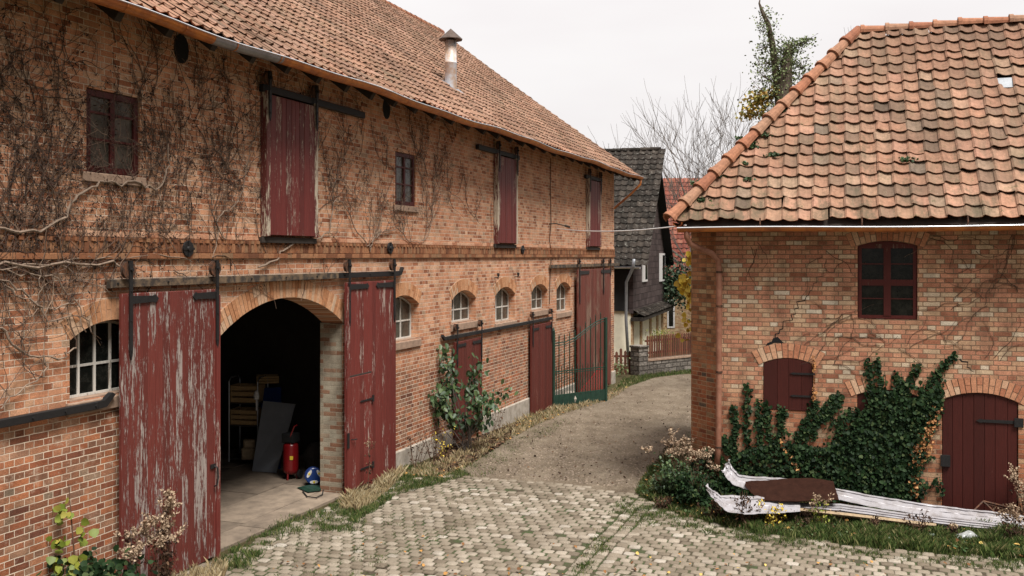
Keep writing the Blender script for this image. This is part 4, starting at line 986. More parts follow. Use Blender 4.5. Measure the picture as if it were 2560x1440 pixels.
for pa, pb, ya, yb in ((1618, 1632, 507, 567), (1605, 1616, 633, 704), (1648, 1660, 633, 703)):
    a, z1 = gy(pa, ya); b, _ = gy(pb, ya); _, z0 = gy((pa+pb)/2, yb)
    mb = MB(); Gx(mb, [(a, z0), (b, z0), (b, z1), (a, z1)], .0, .06); w_ = mb.build('window', M['white_paint'], house)
    mb = MB(); Gx(mb, [(a+.45*(b-a), z0+.1), (b-.06*(b-a), z0+.1), (b-.06*(b-a), z1-.1), (a+.45*(b-a), z1-.1)], .061, .066); mb.build('pane', M['glass'], w_)
# little tiled ledge
mb = MB(); T3 = Matrix.Rotation(0, 4, 'Z'); tile_field(mb, (.45, 0, 1.6), (0, 1, 0), (-.8, 0, .45), (.45, 0, .8), hy, .62, .3, .3, amp=.03, prof_n=5); mb.box(-.1, .42, 0, hy, 1.42, 1.58); mb.build('ledge_roof', M['tile_dark'], house)
mb = MB(); half_pipe(mb, (-14, -.62, ez-.42), (.4, -.62, ez-.42), .07, 6, 1); mb.build('gutter', M['zinc_lt'], house)
dpp = [HF.loc(P(px, py, Y)) for px, py, Y in ((1585, 648, 40.1), (1583, 668, 40.2), (1566, 705, 40.6), (1565, 800, 40.6), (1573, 935, 40.6))]
mb = MB(); mb.tube(dpp, .065, 8); mb.build('downpipe', M['zinc'], house, smooth=True)
# ================================================================ RED ROOFED HOUSE
Y2 = 56.0
EF = Frame((1668-CX)/2400*Y2, Y2, R(-6)); hs_ = empty('brick_cottage', EF, 'yellow brick house with a red tiled roof behind the picket fence', 'house')
def eh(px, py): return EF.hit(px, py, 0)
e_z = eh(1690, 688)[1]; r_z = CAMZ + (CY-447)/2400*(Y2+5); 
mb = MB(); mb.box(-14, 12, 0, 8, -3, e_z); mb.build('wall', M['brick_far'], hs_)
u3 = Vector((0, 5.4, r_z-e_z+.1)).normalized(); n3 = Vector((0, -u3.z, u3.y)); mb = MB(); tile_field(mb, (-14, -.4, e_z-.1), (1, 0, 0), u3, n3, 26, math.hypot(5.4, r_z-e_z+.1), .30, .36, amp=.03, prof_n=5); mb.build('roof_tiles', M['tile_red'], hs_)
mb = MB(); Gx(mb, [(-.42, e_z-.2), (-.42, e_z-.1), (5, r_z-.02), (10.4, e_z-.1), (5, r_z-.3)], -14, 12); mb.build('roof_boards', M['soffit'], hs_)
xa, z1 = eh(1668, 748); xb, z0 = eh(1687, 820)
g = glazed(hs_, (xa+xb)/2, (xb-xa)/2, z0, z1, z1, -.03, 1, 2, M['white_paint'], M['glass'], .09, .06, arched=False, zsplit=[.66])
# ================================================================ fence on stone wall
A = Vector(G(1604, 938)); B = Vector(G(1735, 926)); B = A + (B-A)*1.6; d = (B-A).normalized(); ang = math.atan2(d.y, d.x); FF = Frame(A.x, A.y, ang, A.z)
fence = empty('picket_fence', FF, 'brown picket fence standing on a low rough stone wall', 'fence')
Lf = (B-A).length; zt = (938-905)/2400*A.y
N = NT('rough_stone_block'); uv, z_ = wall_uv(N); br = N.n('TexBrick', {'Vector': uv, 'Color1': (.10,.085,.07), 'Color2': (.24,.21,.18), 'Mortar': (.05,.04,.03), 'Scale': 1.0, 'Mortar Size': .02, 'Brick Width': .45, 'Row Height': .18}); N.bump(N.math('ADD', N.noise(uv, 12, 5), N.math('MULTIPLY', br.outputs[1], -1.0)), .05); M['block'] = N.done(N.mix(1.0, br.outputs[0], N.ramp(N.noise(uv, 9, 5), [(.3, .6), (.7, 1.4)]), 'MULTIPLY'), .95)
mb = MB(); mb.box(.3, Lf, 0, .3, -.5, zt); o = mb.build('stone_wall', M['block'], fence)
mb = MB(); mb.box(.3, Lf, -.03, .33, zt+.002, zt+.07); mb.build('coping', M['stone'], o)
mb = MB(); mb.box(-.22, .28, -.08, .38, -.5, zt+.55); mb.box(-.25, .31, -.11, .41, zt+.55, zt+.63); mb.build('stone_pillar', M['block'], fence)
mb = MB(); x = .36; zf = zt + .12; hf_ = (905-842)/2400*A.y - .1
while x < Lf: 
    mb.prism([(x, zf), (x+.085, zf), (x+.085, zf+hf_-.05), (x+.042, zf+hf_), (x, zf+hf_-.05)], .05, .075); x += .135
mb.build('pickets', M['fence_wood'], fence)
mb = MB(); 
for zz in (zf+.15, zf+hf_-.25): mb.box(.3, Lf, .08, .12, zz, zz+.08)
each(mb, 'fence_rail', M['fence_wood'], fence)
# small dark fence at the corner of the barn
A2 = Vector(G(1538, 940)); FS = Frame(A2.x, A2.y+.6, 0, A2.z-.1); sf = empty('garden_fence', FS, 'short run of dark weathered pickets beside the barn corner', 'fence')
mb = MB()
for i in range(5): x = -.1+i*.17; hh = 1.02+random.uniform(-.05, .05)+(.1 if i == 2 else 0); mb.prism([(x, -.2), (x+.1, -.2), (x+.1, hh-.05), (x+.05, hh), (x, hh-.05)], 0, .03)
mb.build('pickets', M['fence_wood'], sf); mb = MB(); mb.box(-.15, .75, .031, .07, .3, .38); mb.box(-.15, .75, .031, .07, .75, .83); each(mb, 'fence_rail', M['fence_wood'], sf)
# ================================================================ GREEN IRON GATE, standing open against the barn
ga = Vector(G(1384, 1018)); gb = Vector(G(1514, 1004)); gd = (gb-ga); gl = gd.length; GF = Frame(ga.x, ga.y, math.atan2(gd.y, gd.x), (ga.z+gb.z)/2)
gate = empty('iron_gate', GF, 'open green wrought iron gate leaf with a curved top rail', 'gate')
def gh(px, py): return GF.hit(px, py, 0)
mb = MB(); zl = gh(1384, 822)[1]; zr = gh(1521, 793)[1]
mb.bbox(-.035, .035, -.035, .035, -.1, zl-.1, .004); mb.lathe([(.035, 0), (.045, .04), (.01, .13), (0, .17)], 8, Matrix.Translation((0, 0, zl-.1))); mb.bbox(gl-.04, gl+.04, -.04, .04, -.1, zr, .004); mb.build('gate_post', M['green_paint'], gate)
top = []
for px, py in ((1386, 858), (1412, 855), (1435, 846), (1452, 833), (1468, 820), (1488, 806), (1505, 798), (1522, 794)): 
    x, z = gh(px, py); top.append((x, z))
def tz(x):
    for (xa, za), (xb, zb) in zip(top, top[1:]):
        if x <= xb: return za + (zb-za)*(x-xa)/(xb-xa)
    return top[-1][1]
xs = np.linspace(0, gl, 24); mb = MB(); mb.tube([(x, 0, tz(x)) for x in xs], .018, 6); mb.tube([(x, 0, tz(x)-.075) for x in xs], .012, 6)
zm = gh(1450, 923)[1]; zb_ = gh(1450, 981)[1]
mb.box(0, gl, -.014, .014, zm-.02, zm+.012); mb.box(0, gl, -.014, .014, zm-.075, zm-.055); mb.box(0, gl, -.016, .016, zb_-.03, zb_+.01); mb.box(0, gl, -.016, .016, .03, .07)
mb.build('gate_rail', M['green_paint'], gate)
for i in range(1, 10):
    x = gl*i/10; mb = MB(); mb.box(x-.011, x+.011, -.011, .011, zb_, tz(x)+.14); mb.lathe([(.011, 0), (.022, .03), (0, .12)], 4, Matrix.Translation((x, 0, tz(x)+.14))); mb.build('gate_bar', M['green_paint'], gate)
for i in range(10):
    x = gl*(i+.5)/10; mb = MB(); mb.box(x-.009, x+.009, -.009, .009, zb_, zm+.10); mb.lathe([(.009, 0), (.018, .02), (0, .08)], 4, Matrix.Translation((x, 0, zm+.10))); mb.build('gate_bar', M['green_paint'], gate)
mb = MB(); nseg = 10
for i in range(nseg): 
    xa_, xb_ = gl*i/nseg, gl*(i+1)/nseg; xm = (xa_+xb_)/2; mb.add([(xa_, -.006, .05), (xm, -.04, .05), (xb_, -.006, .05), (xb_, -.006, zb_-.02), (xm, -.04, zb_-.02), (xa_, -.006, zb_-.02)], [(0, 1, 4, 5), (1, 2, 3, 4)])
mb.build('sheet_panel', M['green_paint'], gate)
# red board and pale sack leaning behind the gate
x0 = bh(1443, 960, -.5)[0]; x1 = bh(1508, 950, -.5)[0]; z0 = -.30
def lonely(name, mb, mat, label, cat, fr=None, group=None, kind=None, smooth=False):
    o = mb.build(name, mat, None, smooth=smooth); 
    if fr is not None: o.matrix_world = fr.M
    return tag(o, label, cat, group, kind)
mb = MB(); mb.prism([(x0, z0), (x1, z0+.0), (x1, z0+1.0), (x1-.5, z0+.98), (x0, z0+.45)], -.55, -.52); lonely('red_board', mb, M['red_enamel'], 'bright red slanting board standing behind the green gate', 'board', BF)
xs0 = bh(1412, 980, -.35)[0]; xs1 = bh(1442, 975, -.35)[0]
mb = MB(); mb.lathe([(0, 0), (.36, 0), (.42, .2), (.34, .42), (.2, .52), (.08, .5), (0, .5)], 9, Matrix.Translation(((xs0+xs1)/2, -.32, -.10)) @ Matrix.Scale(.62, 4)); lonely('sack', mb, M['concrete'], 'pale sack slumped against the wall behind the gate bars', 'sack', BF)
# ================================================================ overhead cable
a = BF.wld((bh(1393, 571, -.6)[0], -.6, bh(1393, 571, -.6)[1])); b = RF.wld((xg0+.02, yg, zg+.05)); pts = []
for i in range(25):
    t = i/24; p = a.lerp(b, t); p.z -= .75*4*t*(1-t)*.12*1.0; pts.append(p)
mb = MB(); mb.tube(pts, .012, 5); lonely('overhead_cable', mb, M['white_paint'], 'thin white cable sagging from the barn wall to the outbuilding gutter', 'cable')
# ================================================================ CREEPER on the barn wall
def vine():
    dense = lambda px, py: (1.0*math.exp(-((px-230)/330)**2 - ((py-420)/240)**2) + .55*math.exp(-((px-560)/160)**2-((py-450)/230)**2)
                            + .30*math.exp(-((px-900)/210)**2-((py-400)/120)**2) + .22*math.exp(-((px-1080)/120)**2-((py-440)/110)**2) + .35*math.exp(-((px-120)/200)**2-((py-690)/110)**2))
    root = bpy.data.objects.new('climbing_creeper', None); scene.collection.objects.link(root); root.matrix_world = BF.M
    tag(root, 'leafless winter creeper spreading over the upper barn wall', 'creeper')
    def pix(lst, y=-.03): return [Vector((bh(px, py, y)[0], y, bh(px, py, y)[1])) for px, py in lst]
    # heavy stems, traced on the wall plane
    stems = [
     ([(-60,560),(30,575),(95,577),(160,540),(185,500),(225,468),(265,450),(300,458),(350,455),(385,475),(410,450),(418,410),(420,360)], .026),
     ([(-60,655),(60,668),(160,662),(280,660),(300,664)], .028),
     ([(-60,665),(40,672),(90,662),(180,650),(240,648),(330,640),(420,640),(480,655)], .016),
     ([(-60,690),(20,700),(70,740),(110,780),(150,770),(200,745)], .017), ([(-60,820),(0,820),(30,860),(60,885),(110,890),(150,900),(165,880),(190,870)], .022),
     ([(110,890),(118,920),(100,945),(60,960),(20,1000),(-40,1030)], .016), ([(0,700),(40,740),(90,760),(120,800),(190,790),(215,830)], .014),
     ([(20,680),(90,690),(140,700),(180,740),(200,770),(228,830)], .014),
     ([(95,670),(98,710),(100,750),(80,790)], .009), ([(150,660),(200,700),(250,720),(290,740)], .010),
     ([(560,600),(540,560),(560,530),(590,515),(610,480),(615,420),(625,370),(640,330)], .014), ([(530,640),(540,600),(545,570)], .012),
     ([(645,668),(690,650),(705,625),(740,605),(760,590),(765,540),(770,480),(772,430),(790,380),(800,330)], .022),
     ([(640,320),(610,350),(600,420),(590,470)], .008),
     ([(790,600),(820,580),(828,540),(832,510),(845,500),(870,530),(890,580),(915,605),(925,625),(930,600),(940,585),(975,580)], .017),
     ([(835,512),(830,470),(840,450),(860,455),(880,480),(900,500),(930,512)], .010), ([(835,455),(850,420),(870,370),(880,330)], .009),
     ([(925,625),(935,595),(950,580),(990,570),(1005,580),(1020,600),(1040,608),(1060,600),(1075,570),(1082,520),(1085,450),(1095,380)], .014),
     ([(1060,600),(1070,560),(1066,500),(1050,440),(1040,400)], .008), ([(1005,578),(990,550),(970,530),(940,520)], .008),
     ([(1085,480),(1110,470),(1150,500),(1180,540),(1200,560)], .007), ([(1085,500),(1120,510),(1160,545)], .006), ([(1070,440),(1055,400),(1035,360),(1000,330)], .006),
     ([(1085,450),(1110,400),(1130,360),(1140,340)], .006), ([(180,1000),(60,860)], .006)]
    mbS = MB(); twig = MB(); C = []; 
    allpts = []
    for lst, r in stems[:-1]:
        P_ = pix(lst); Q = []
        for a, b in zip(P_, P_[1:]):
            for k in range(3): 
                p = a.lerp(b, k/3); p.x += random.gauss(0, .02); p.z += random.gauss(0, .02); p.y -= random.uniform(0, .02); Q.append(p)
        Q.append(P_[-1]); m = len(Q)
        mbS.tube(Q, [.72*r*(1-.4*i/m)*random.uniform(.85, 1.15) for i in range(m)], 6)
        allpts += [(p, r) for p in Q]
    def grow(p, ang, r, n, step=.09, depth=0):
        pts = [p.copy()]
        for i in range(n):
            ang += random.gauss(0, .28); ang += (math.pi/2 - ang)*.05
            p = p + Vector((math.cos(ang)*step, random.uniform(-.006, .006), math.sin(ang)*step))
            p.y = min(-.008, max(-.06, p.y))
            if p.z > 7.3 or p.z < 2.2: break
            pts.append(p.copy())
        if len(pts) < 2: return
        twig.tube(pts, [max(.003, r*(1-.7*i/len(pts))) for i in range(len(pts))], 3, cap=False)
        if depth < 2:
            for q in pts[1:]:
                if random.random() < (.34 if depth == 0 else .16): grow(q, ang + random.choice((-1, 1))*random.uniform(.4, 1.2), r*.6, max(3, int(n*.6)), step*.85, depth+1)
        if depth >= 1 or random.random() < .4: C.append(pts[-1])
    cnt = 0
    for p, r in allpts:
        for _ in range(1):
            if random.random() > .42: continue
            grow(p, random.uniform(.3, math.pi-.3), random.uniform(.004, .008), random.randint(6, 12))
    # fine network, as dense as the picture shows it
    tries = 0
    while cnt < 235 and tries < 60000:
        tries += 1
        px = random.uniform(-150, 1240); py = random.uniform(40, 800)
        if random.random() > dense(px, py)*1.0: continue
        x, z = bh(px, py, -.02)
        if z > 7.2 or (200 < px < 350 and 215 < py < 560 and random.random() < (.9 if py < 440 else .6)): continue
        cnt += 1; grow(Vector((x, -.015, z)), math.pi/2 + random.gauss(0, .75), random.uniform(.004, .0075), random.randint(6, 13))
    mbS.build('main_stem', M['vine'], root); twig.build('twigs', M['vine_dk'], root)
    # withered leaf stalks: small ragged clusters
    n = 0; cc = []
    while n < 2100:
        px = random.uniform(-150, 1200); py = random.uniform(40, 720)
        if random.random() > dense(px, py)**1.5: continue
        x, z = bh(px, py, -.03); n += 1
        if 222 < px < 350 and 215 < py < 440 and random.random() < .85: continue
        if z > 7.3: continue
        cc.append((x, -.035, z))
    cc += [tuple(c) for c in C if random.random() < .5]
    cc = np.array(cc); V, Q = [], []
    rep = 3; K = np.repeat(cc, rep, 0) + rng.normal(size=(len(cc)*rep, 3))*[.028, .006, .028]
    Nn = np.tile([0, -1.0, 0], (len(K), 1)) + rng.normal(size=(len(K), 3))*.7
    V, Q = leafmesh(K, Nn, rng.uniform(.018, .05, len(K)), aspect=.35)
    npmesh('withered_leaves', V, Q, M['vine_bud'], root)
vine()
# thin dead runners on the outbuilding wall
def runners():
    root = bpy.data.objects.new('dead_runners', None); scene.collection.objects.link(root); root.matrix_world = RF.M
    tag(root, 'thin dead vine runners clinging to the outbuilding around its window', 'vine')
    mb = MB()
    for px, py, a in ((2540, 590, -2.2), (2420, 640, -1.4), (2330, 600, -.9), (2390, 760, 1.8), (2260, 860, .6), (2200, 850, 2.4), (2050, 640, -1), (1880, 620, -1.2), (2060, 800, 1.2), (2120, 780, -1), (2480, 900, .7), (2350, 860, 1.3), (2000, 900, .4), (2100, 915, .1), (2450, 760, 2), (2540, 720, 2.4)):
        for _ in range(3):
            x, z = rh(px+random.uniform(-20, 20), py+random.uniform(-15, 15)); p = Vector((x, -.01, z)); an = a + random.gauss(0, .6); pts = [p]
            for i in range(random.randint(8, 18)): an += random.gauss(0, .3); p = p + Vector((math.cos(an)*.06, 0, math.sin(an)*.06)); pts.append(p)
            pts = [q for q in pts if q.z < 4.6]
            if len(pts) > 2: mb.tube(pts, [.005*(1-.6*i/len(pts)) for i in range(len(pts))], 3, cap=False)
    mb.build('runner_stems', M['vine_dk'], root)
runners()
# ================================================================ IVY on the outbuilding
def ivy():
    root = bpy.data.objects.new('ivy', None); scene.collection.objects.link(root); root.matrix_world = RF.M
    tag(root, 'dark green ivy climbing the outbuilding wall between hatch and door', 'ivy')
    polys = [([(2150,1040),(2180,1000),(2230,985),(2300,1000),(2345,960),(2350,1040),(2325,1100),(2300,1180),(2290,1250),(2150,1260),(2100,1200),(2060,1130),(2120,1080)], 1.0),
             ([(1800,1190),(1850,1130),(1950,1110),(2060,1120),(2150,1100),(2150,1260),(1960,1240),(1800,1260)], .75),
             ([(1860,1120),(1880,1060),(1930,1020),(1990,1080),(2100,1060),(2160,1060),(2160,1150),(1870,1150)], .16),
             ([(2165,1020),(2190,960),(2225,985),(2260,950),(2310,975),(2350,955),(2345,1050),(2170,1060)], .45),
             ([(1700,1200),(1760,1120),(1800,1140),(1850,1190),(1850,1280),(1700,1280)], .6), ([(2285,1100),(2330,1130),(2370,1240),(2290,1270)], .25)]
    C = []
    for poly, d in polys:
        A_ = abs(sum(poly[i][0]*poly[i-1][1]-poly[i-1][0]*poly[i][1] for i in range(len(poly))))/2
        for px, py in scatter(poly, int(A_*.13*d)):
            if d < .5 and math.sin(px*.11)+math.sin(py*.09+px*.04) < -.1: continue
            x, z = rh(px, py, -.1); C.append((x, -abs(random.gauss(0, .05))-.012, z))
    stems = MB()
    for lst in ([(1830,1160),(1835,1100),(1842,1060),(1832,1015)], [(1868,1130),(1868,1050),(1870,960)], [(1900,1120),(1898,1060),(1896,1002)], [(1925,1100),(1920,1040),(1915,1010)], [(2030,1100),(2050,1040),(2090,1020),(2100,990)],
                [(1990,1120),(2010,1060),(2035,1030),(2038,1005)], [(2180,1050),(2175,980),(2172,900)], [(2215,1000),(2200,950),(2190,900)], [(2260,1000),(2270,960),(2300,905)], [(2310,980),(2345,930),(2390,885)], [(2340,1050),(2350,1000),(2345,930)],
                [(2090,1100),(2110,1040),(2150,1030)], [(1940,1100),(1960,1040),(1950,1025)], [(2230,1000),(2245,960),(2240,940)], [(2150,1120),(2060,1030),(2092,985)], [(1840,1150),(1810,1100),(1800,1100)], [(2010,1090),(2045,1050),(2075,1030)]):
        P_ = [rh(*p) for p in lst]; pts = []
        for (xa, za), (xb, zb) in zip(P_, P_[1:]):
            for k in range(14):
                t = k/14; x = xa+(xb-xa)*t; z = za+(zb-za)*t; pts.append((x, -.02, z))
                for _ in range(6): C.append((x+random.gauss(0, .035), -random.uniform(.015, .05), z+random.gauss(0, .045)))
        stems.tube(pts, .010, 4)
    C = np.array(C); Nn = np.tile([0, -1.0, .45], (len(C), 1)) + rng.normal(size=(len(C), 3))*.42
    V, Q = leafmesh(C, Nn, rng.uniform(.022, .075, len(C)), aspect=.95, droop=(0, 0, -1.4)); npmesh('foliage', V, Q, M['ivy'], root)
    stems.build('stem', M['vine_dk'], root)
    D = []
    for lst, n in (([(2345,1020),(2320,1080),(2290,1130),(2285,1200),(2283,1235)], 420), ([(2330,1060),(2300,1120)], 160), ([(1950,1100),(2000,1180)], 60), ([(2035,900),(2037,960),(2035,1000)], 60), ([(2330,1110),(2300,1160)], 60)):
        for _ in range(n):
            i = random.randrange(len(lst)-1); t = random.random(); px = lst[i][0]*(1-t)+lst[i+1][0]*t+random.gauss(0, 7 if n > 70 else 2); py = lst[i][1]*(1-t)+lst[i+1][1]*t+random.gauss(0, 5)
            x, z = rh(px, py); D.append((x, -random.uniform(.02, .11), z))
    D = np.array(D); V, Q = leafmesh(D, np.tile([0, -1.0, .3], (len(D), 1)) + rng.normal(size=(len(D), 3))*.5, rng.uniform(.03, .06, len(D)), aspect=.7, droop=(0, 0, -1)); npmesh('dry_leaves', V, Q, M['ivy_dry'], root)
ivy()
# ================================================================ weeds, bushes, grass
def weed(name, base, h, n, label, group=None, leafm=None, fluff=True, spread=.35, fl_n=60, lsize=.06, nl=30, cat='weed', stem_r=.006, fl_s=.035, bare=.55):
    base = Vector(base); root = bpy.data.objects.new(name, None); scene.collection.objects.link(root); root.location = base; tag(root, label, cat, group)
    st = MB(); FL = []; LF = []
    for i in range(n):
        a = random.uniform(0, 2*math.pi); hh = h*random.uniform(.65, 1.05); p = Vector((random.gauss(0, .05), random.gauss(0, .05), 0)); pts = [p.copy()]; v = Vector((math.cos(a)*spread*random.random(), math.sin(a)*spread*random.random(), 1)).normalized()
        m = 7
        for k in range(m): v = (v + Vector((random.gauss(0, .07), random.gauss(0, .07), .02))).normalized(); p = p + v*hh/m; pts.append(p.copy())
        st.tube(pts, [stem_r*(1-.6*k/m) for k in range(m+1)], 4)
        for k in range(nl):
            t = random.uniform(.1, 1)*m; q = pts[int(t-.001)]; LF.append(tuple(q + Vector((random.gauss(0, lsize*.8), random.gauss(0, lsize*.8), random.gauss(0, .02)))))
        if fluff:
            for b in range(5):
                q0 = pts[-2].lerp(pts[-1], random.random()); e = q0 + Vector((random.gauss(0, .07), random.gauss(0, .07), random.uniform(.0, .13))); st.tube([q0, e], .0025, 3)
                for _ in range(fl_n//5): FL.append(tuple(q0.lerp(e, random.uniform(.2, 1.1)) + Vector((random.gauss(0, .016), random.gauss(0, .016), random.gauss(0, .014)))))
    st.build('stem', M['stem'], root)
    if FL: V, Q = leafmesh(np.array(FL), rng.normal(size=(len(FL), 3)), rng.uniform(.6, 1.2, len(FL))*fl_s, aspect=.7); npmesh('blossom_fluff', V, Q, M['fluff'], root)
    if LF and leafm: V, Q = leafmesh(np.array(LF), rng.normal(size=(len(LF), 3))+[0, 0, .7], rng.uniform(.6, 1.2, len(LF))*lsize, aspect=.55, droop=(0, 0, -.5)); npmesh('leaves', V, Q, leafm, root)
    return root
def onw(px, off, py=None):          # ground point standing 'off' metres out from the barn wall below pixel column px
    x = bh(px, 900, -off)[0]; p = BF.wld((x, -off, 0)); return Vector((p.x, p.y, gz(p.x, p.y)))
weed('goldenrod', onw(415, .55), 1.28, 13, 'tall dry goldenrod with pale seed heads in front of the flaking door', leafm=M['litter_dark'], nl=45, lsize=.05, fl_n=130, spread=.5, stem_r=.008)
weed('goldenrod', onw(335, .5), .95, 6, 'sparse dry goldenrod at the left edge of the flaking door', leafm=M['litter_dark'], nl=25, lsize=.04, fl_n=90, spread=.4)
weed('goldenrod', onw(915, .42), 1.25, 1, 'single dry seed stalk standing before the wicket door', leafm=M['litter_dark'], nl=90, lsize=.045, fl_n=40, spread=.02, stem_r=.009)
# yellow-green vine sapling at the lower left
b = onw(185, .25); rt_ = bpy.data.objects.new('vine_sapling', None); scene.collection.objects.link(rt_); rt_.location = b; tag(rt_, 'young yellow green vine sapling at the foot of the brick wall', 'sapling')
mb = MB(); mb.tube([(.03, 0, 0), (.02, .0, .6), (-.02, 0, 1.1), (-.06, 0, 1.62)], [.012, .010, .008, .004], 6); mb.build('stem', M['stem'], rt_)
LF = []
for zc, sx_, n in ((1.33, -.16, 8), (1.26, -.08, 4), (.98, -.16, 12), (1.05, .12, 6), (.7, -.14, 12), (.66, .08, 7), (.45, -.05, 8), (1.18, .1, 4)):
    for _ in range(n): LF.append((sx_+random.gauss(0, .06), random.gauss(-.05, .05), zc+random.gauss(0, .05)))
V, Q = leafmesh(np.array(LF), rng.normal(size=(len(LF), 3))*.5+[.2, -1, .5], rng.uniform(.06, .11, len(LF)), aspect=1.1, droop=(0, 0, -.8)); npmesh('leaves', V, Q, M['leaf_lime'], rt_)
for px, off, r, lab in ((225, .35, .33, 'low dark green ivy clump below the yellow green sapling'), (90, .3, .15, 'small dark ivy clump at the lower left corner')):
    b = onw(px, off); n = int(900*r/.33); C = b + Vector((0, 0, .5*r*2)) if False else b
    P3 = rng.normal(size=(n, 3))*[r*.7, r*.7, r*.42] + np.array(b) + [0, 0, r*1.35]
    V, Q = leafmesh(P3, rng.normal(size=(n, 3))*.7+[.3, -.8, .8], rng.uniform(.05, .1, n), aspect=.9); o = npmesh('ivy_clump', V, Q, M['ivy']); tag(o, lab, 'ivy')
# bush before the first stable door
b = onw(1150, .45); rt_ = bpy.data.objects.new('elder_bush', None); scene.collection.objects.link(rt_); rt_.location = b; tag(rt_, 'leggy green bush growing in front of the first small stable door', 'bush')
mb = MB(); LF = []
s_ = F/b.y
def rel(px, py): return ((px-CX)/F*b.y - b.x, (CY-py)/F*b.y + CAMZ - b.z)
for tipx, tipy, nL in ((1112, 880, 26), (1115, 940, 26), (1190, 905, 26), (1185, 960, 26), (1100, 985, 40), (1200, 990, 40), (1080, 1020, 26), (1225, 985, 16), (1240, 1000, 12), (1170, 1060, 34), (1130, 1030, 26), (1210, 1050, 20), (1265, 990, 8), (1110, 960, 16)):
    tx, tz_ = rel(tipx, tipy); dy = random.uniform(-.35, .25); st0 = Vector((random.uniform(-.1, .25), 0, 0)); md = Vector((tx*.35+random.uniform(-.1, .15), dy*.6, tz_*.5)); e = Vector((tx, dy, tz_))
    pts = [st0, st0.lerp(md, .5)+Vector((.03, 0, 0)), md, md.lerp(e, .5)+Vector((random.uniform(-.05, .05), 0, .05)), e]; mb.tube(pts, [.013, .011, .009, .006, .004], 5)
    for _ in range(int(nL*2.3)): 
        q = md.lerp(e, random.uniform(.5, 1.08)); LF.append(tuple(q + Vector((random.gauss(0, .10), random.gauss(0, .09), random.gauss(0, .09)))))
V, Q = leafmesh(np.array(LF), rng.normal(size=(len(LF), 3))*.6+[.3, -.9, .6], rng.uniform(.07, .16, len(LF)), aspect=.6, droop=(0, 0, -1.2)); npmesh('leaves', V, Q, M['leaf_green'], rt_); mb.build('stem', M['bark_lt'], rt_)
for px, off, h, n, lab in ((1085, .4, 1.1, 10, 'thin dry stalks between wicket door and green bush'), (1040, .3, .8, 8, 'dry weed stalks against the concrete plinth'), (1240, .35, 1.0, 5, 'two or three dark dead stalks right of the green bush'), (1105, .5, .9, 7, 'yellowing weeds at the left foot of the green bush')):
    weed('dry_weed', onw(px, off), h, n, lab, leafm=M['leaf_yellow'] if 'yellowing' in lab else M['litter_dark'], fluff=False, nl=14, lsize=.05, spread=.5)
# shrubs at the corner of the outbuilding
def shrub(px, py, Y, r, h, mat, label, n=1500, ls=.06, name='shrub', cat='shrub', flat=.9):
    c = P(px, py, Y); g_ = gz(c.x, c.y); root = bpy.data.objects.new(name, None); scene.collection.objects.link(root); root.location = (c.x, c.y, g_); tag(root, label, cat)
    blobs = [(rng.normal(size=3)*[r*.5, r*.4, h*.22] + [0, 0, h*.5], random.uniform(.18, .4)*r) for _ in range(16)]
    P_ = np.concatenate([rng.normal(size=(n//16, 3))*[b_[1]]*3 + b_[0] for b_ in blobs]) if False else np.concatenate([rng.normal(size=(n//16, 3))*b_[1] + b_[0] for b_ in blobs])
    P_ = P_[P_[:, 2] > .01]; V, Q = leafmesh(P_, rng.normal(size=(len(P_), 3))*.7+[0, -.4, .8], rng.uniform(.5, 1.2, len(P_))*ls, aspect=.7, droop=(0, 0, -.6)); npmesh('foliage', V, Q, mat, root)
    mb = MB()
    for i in range(14):
        a = random.uniform(0, 6.28); e = Vector((math.cos(a)*r*.6, math.sin(a)*r*.6, h*random.uniform(.7, 1.15))); mb.tube([(0, 0, 0), e*.5+Vector((0, 0, .1)), e], [.008, .006, .003], 4)
    mb.build('stem', M['stem'], root); return root
shrub(1700, 1200, 16.4, .30, .75, M['leaf_green'], 'leafy green shrub at the outbuilding corner beside the lane', 1900, .055)
shrub(1745, 1225, 15.9, .28, .6, M['ivy'], 'dark green undergrowth around the foot of the downpipe', 1500, .06)
shrub(1655, 1215, 16.6, .22, .42, M['leaf_green'], 'low green weeds at the edge of the lane', 900, .05)
for px, Y, h, lab in ((1700, 16.8, 1.12, 'bushy dry aster with pale fluffy heads at the outbuilding corner'), (1735, 16.6, .95, 'smaller dry aster leaning on the chamfered corner')):
    c = P(px, 1200, Y); weed('dry_aster', (c.x, c.y, 0), h, 12, lab, leafm=M['litter_dark'], nl=16, lsize=.04, fl_n=110, spread=.75, fl_s=.032)
# yellow leaved young tree behind the outbuilding
c = P(1742, 700, 19.5); yt = bpy.data.objects.new('young_tree', None); scene.collection.objects.link(yt); yt.location = (c.x, c.y, gz(c.x, c.y)); tag(yt, 'young tree with bright yellow leaves peeping out behind the outbuilding', 'tree')
mb = MB(); mb.tube([(0, 0, 0), (.03, 0, 2), (0, 0, 4.6)], [.04, .03, .01], 6)
def yr(px, py): return Vector(((px-CX)/F*c.y - c.x, 0, (CY-py)/F*c.y + CAMZ - gz(c.x, c.y)))
LF = []
for px, py, n in ((1720, 655, 8), (1718, 690, 9), (1712, 700, 10), (1708, 715, 12), (1716, 722, 14), (1722, 735, 10), (1700, 695, 5), (1724, 640, 5), (1726, 765, 5), (1728, 800, 3), (1715, 795, 3), (1726, 818, 4), (1705, 842, 3), (1726, 745, 5)):
    e = yr(px, py); mb.tube([(0, 0, e.z-.15), e], [.008, .003], 4)
    for _ in range(n): LF.append(tuple(e + Vector((random.gauss(0, .05), random.gauss(0, .1), random.gauss(0, .05)))))
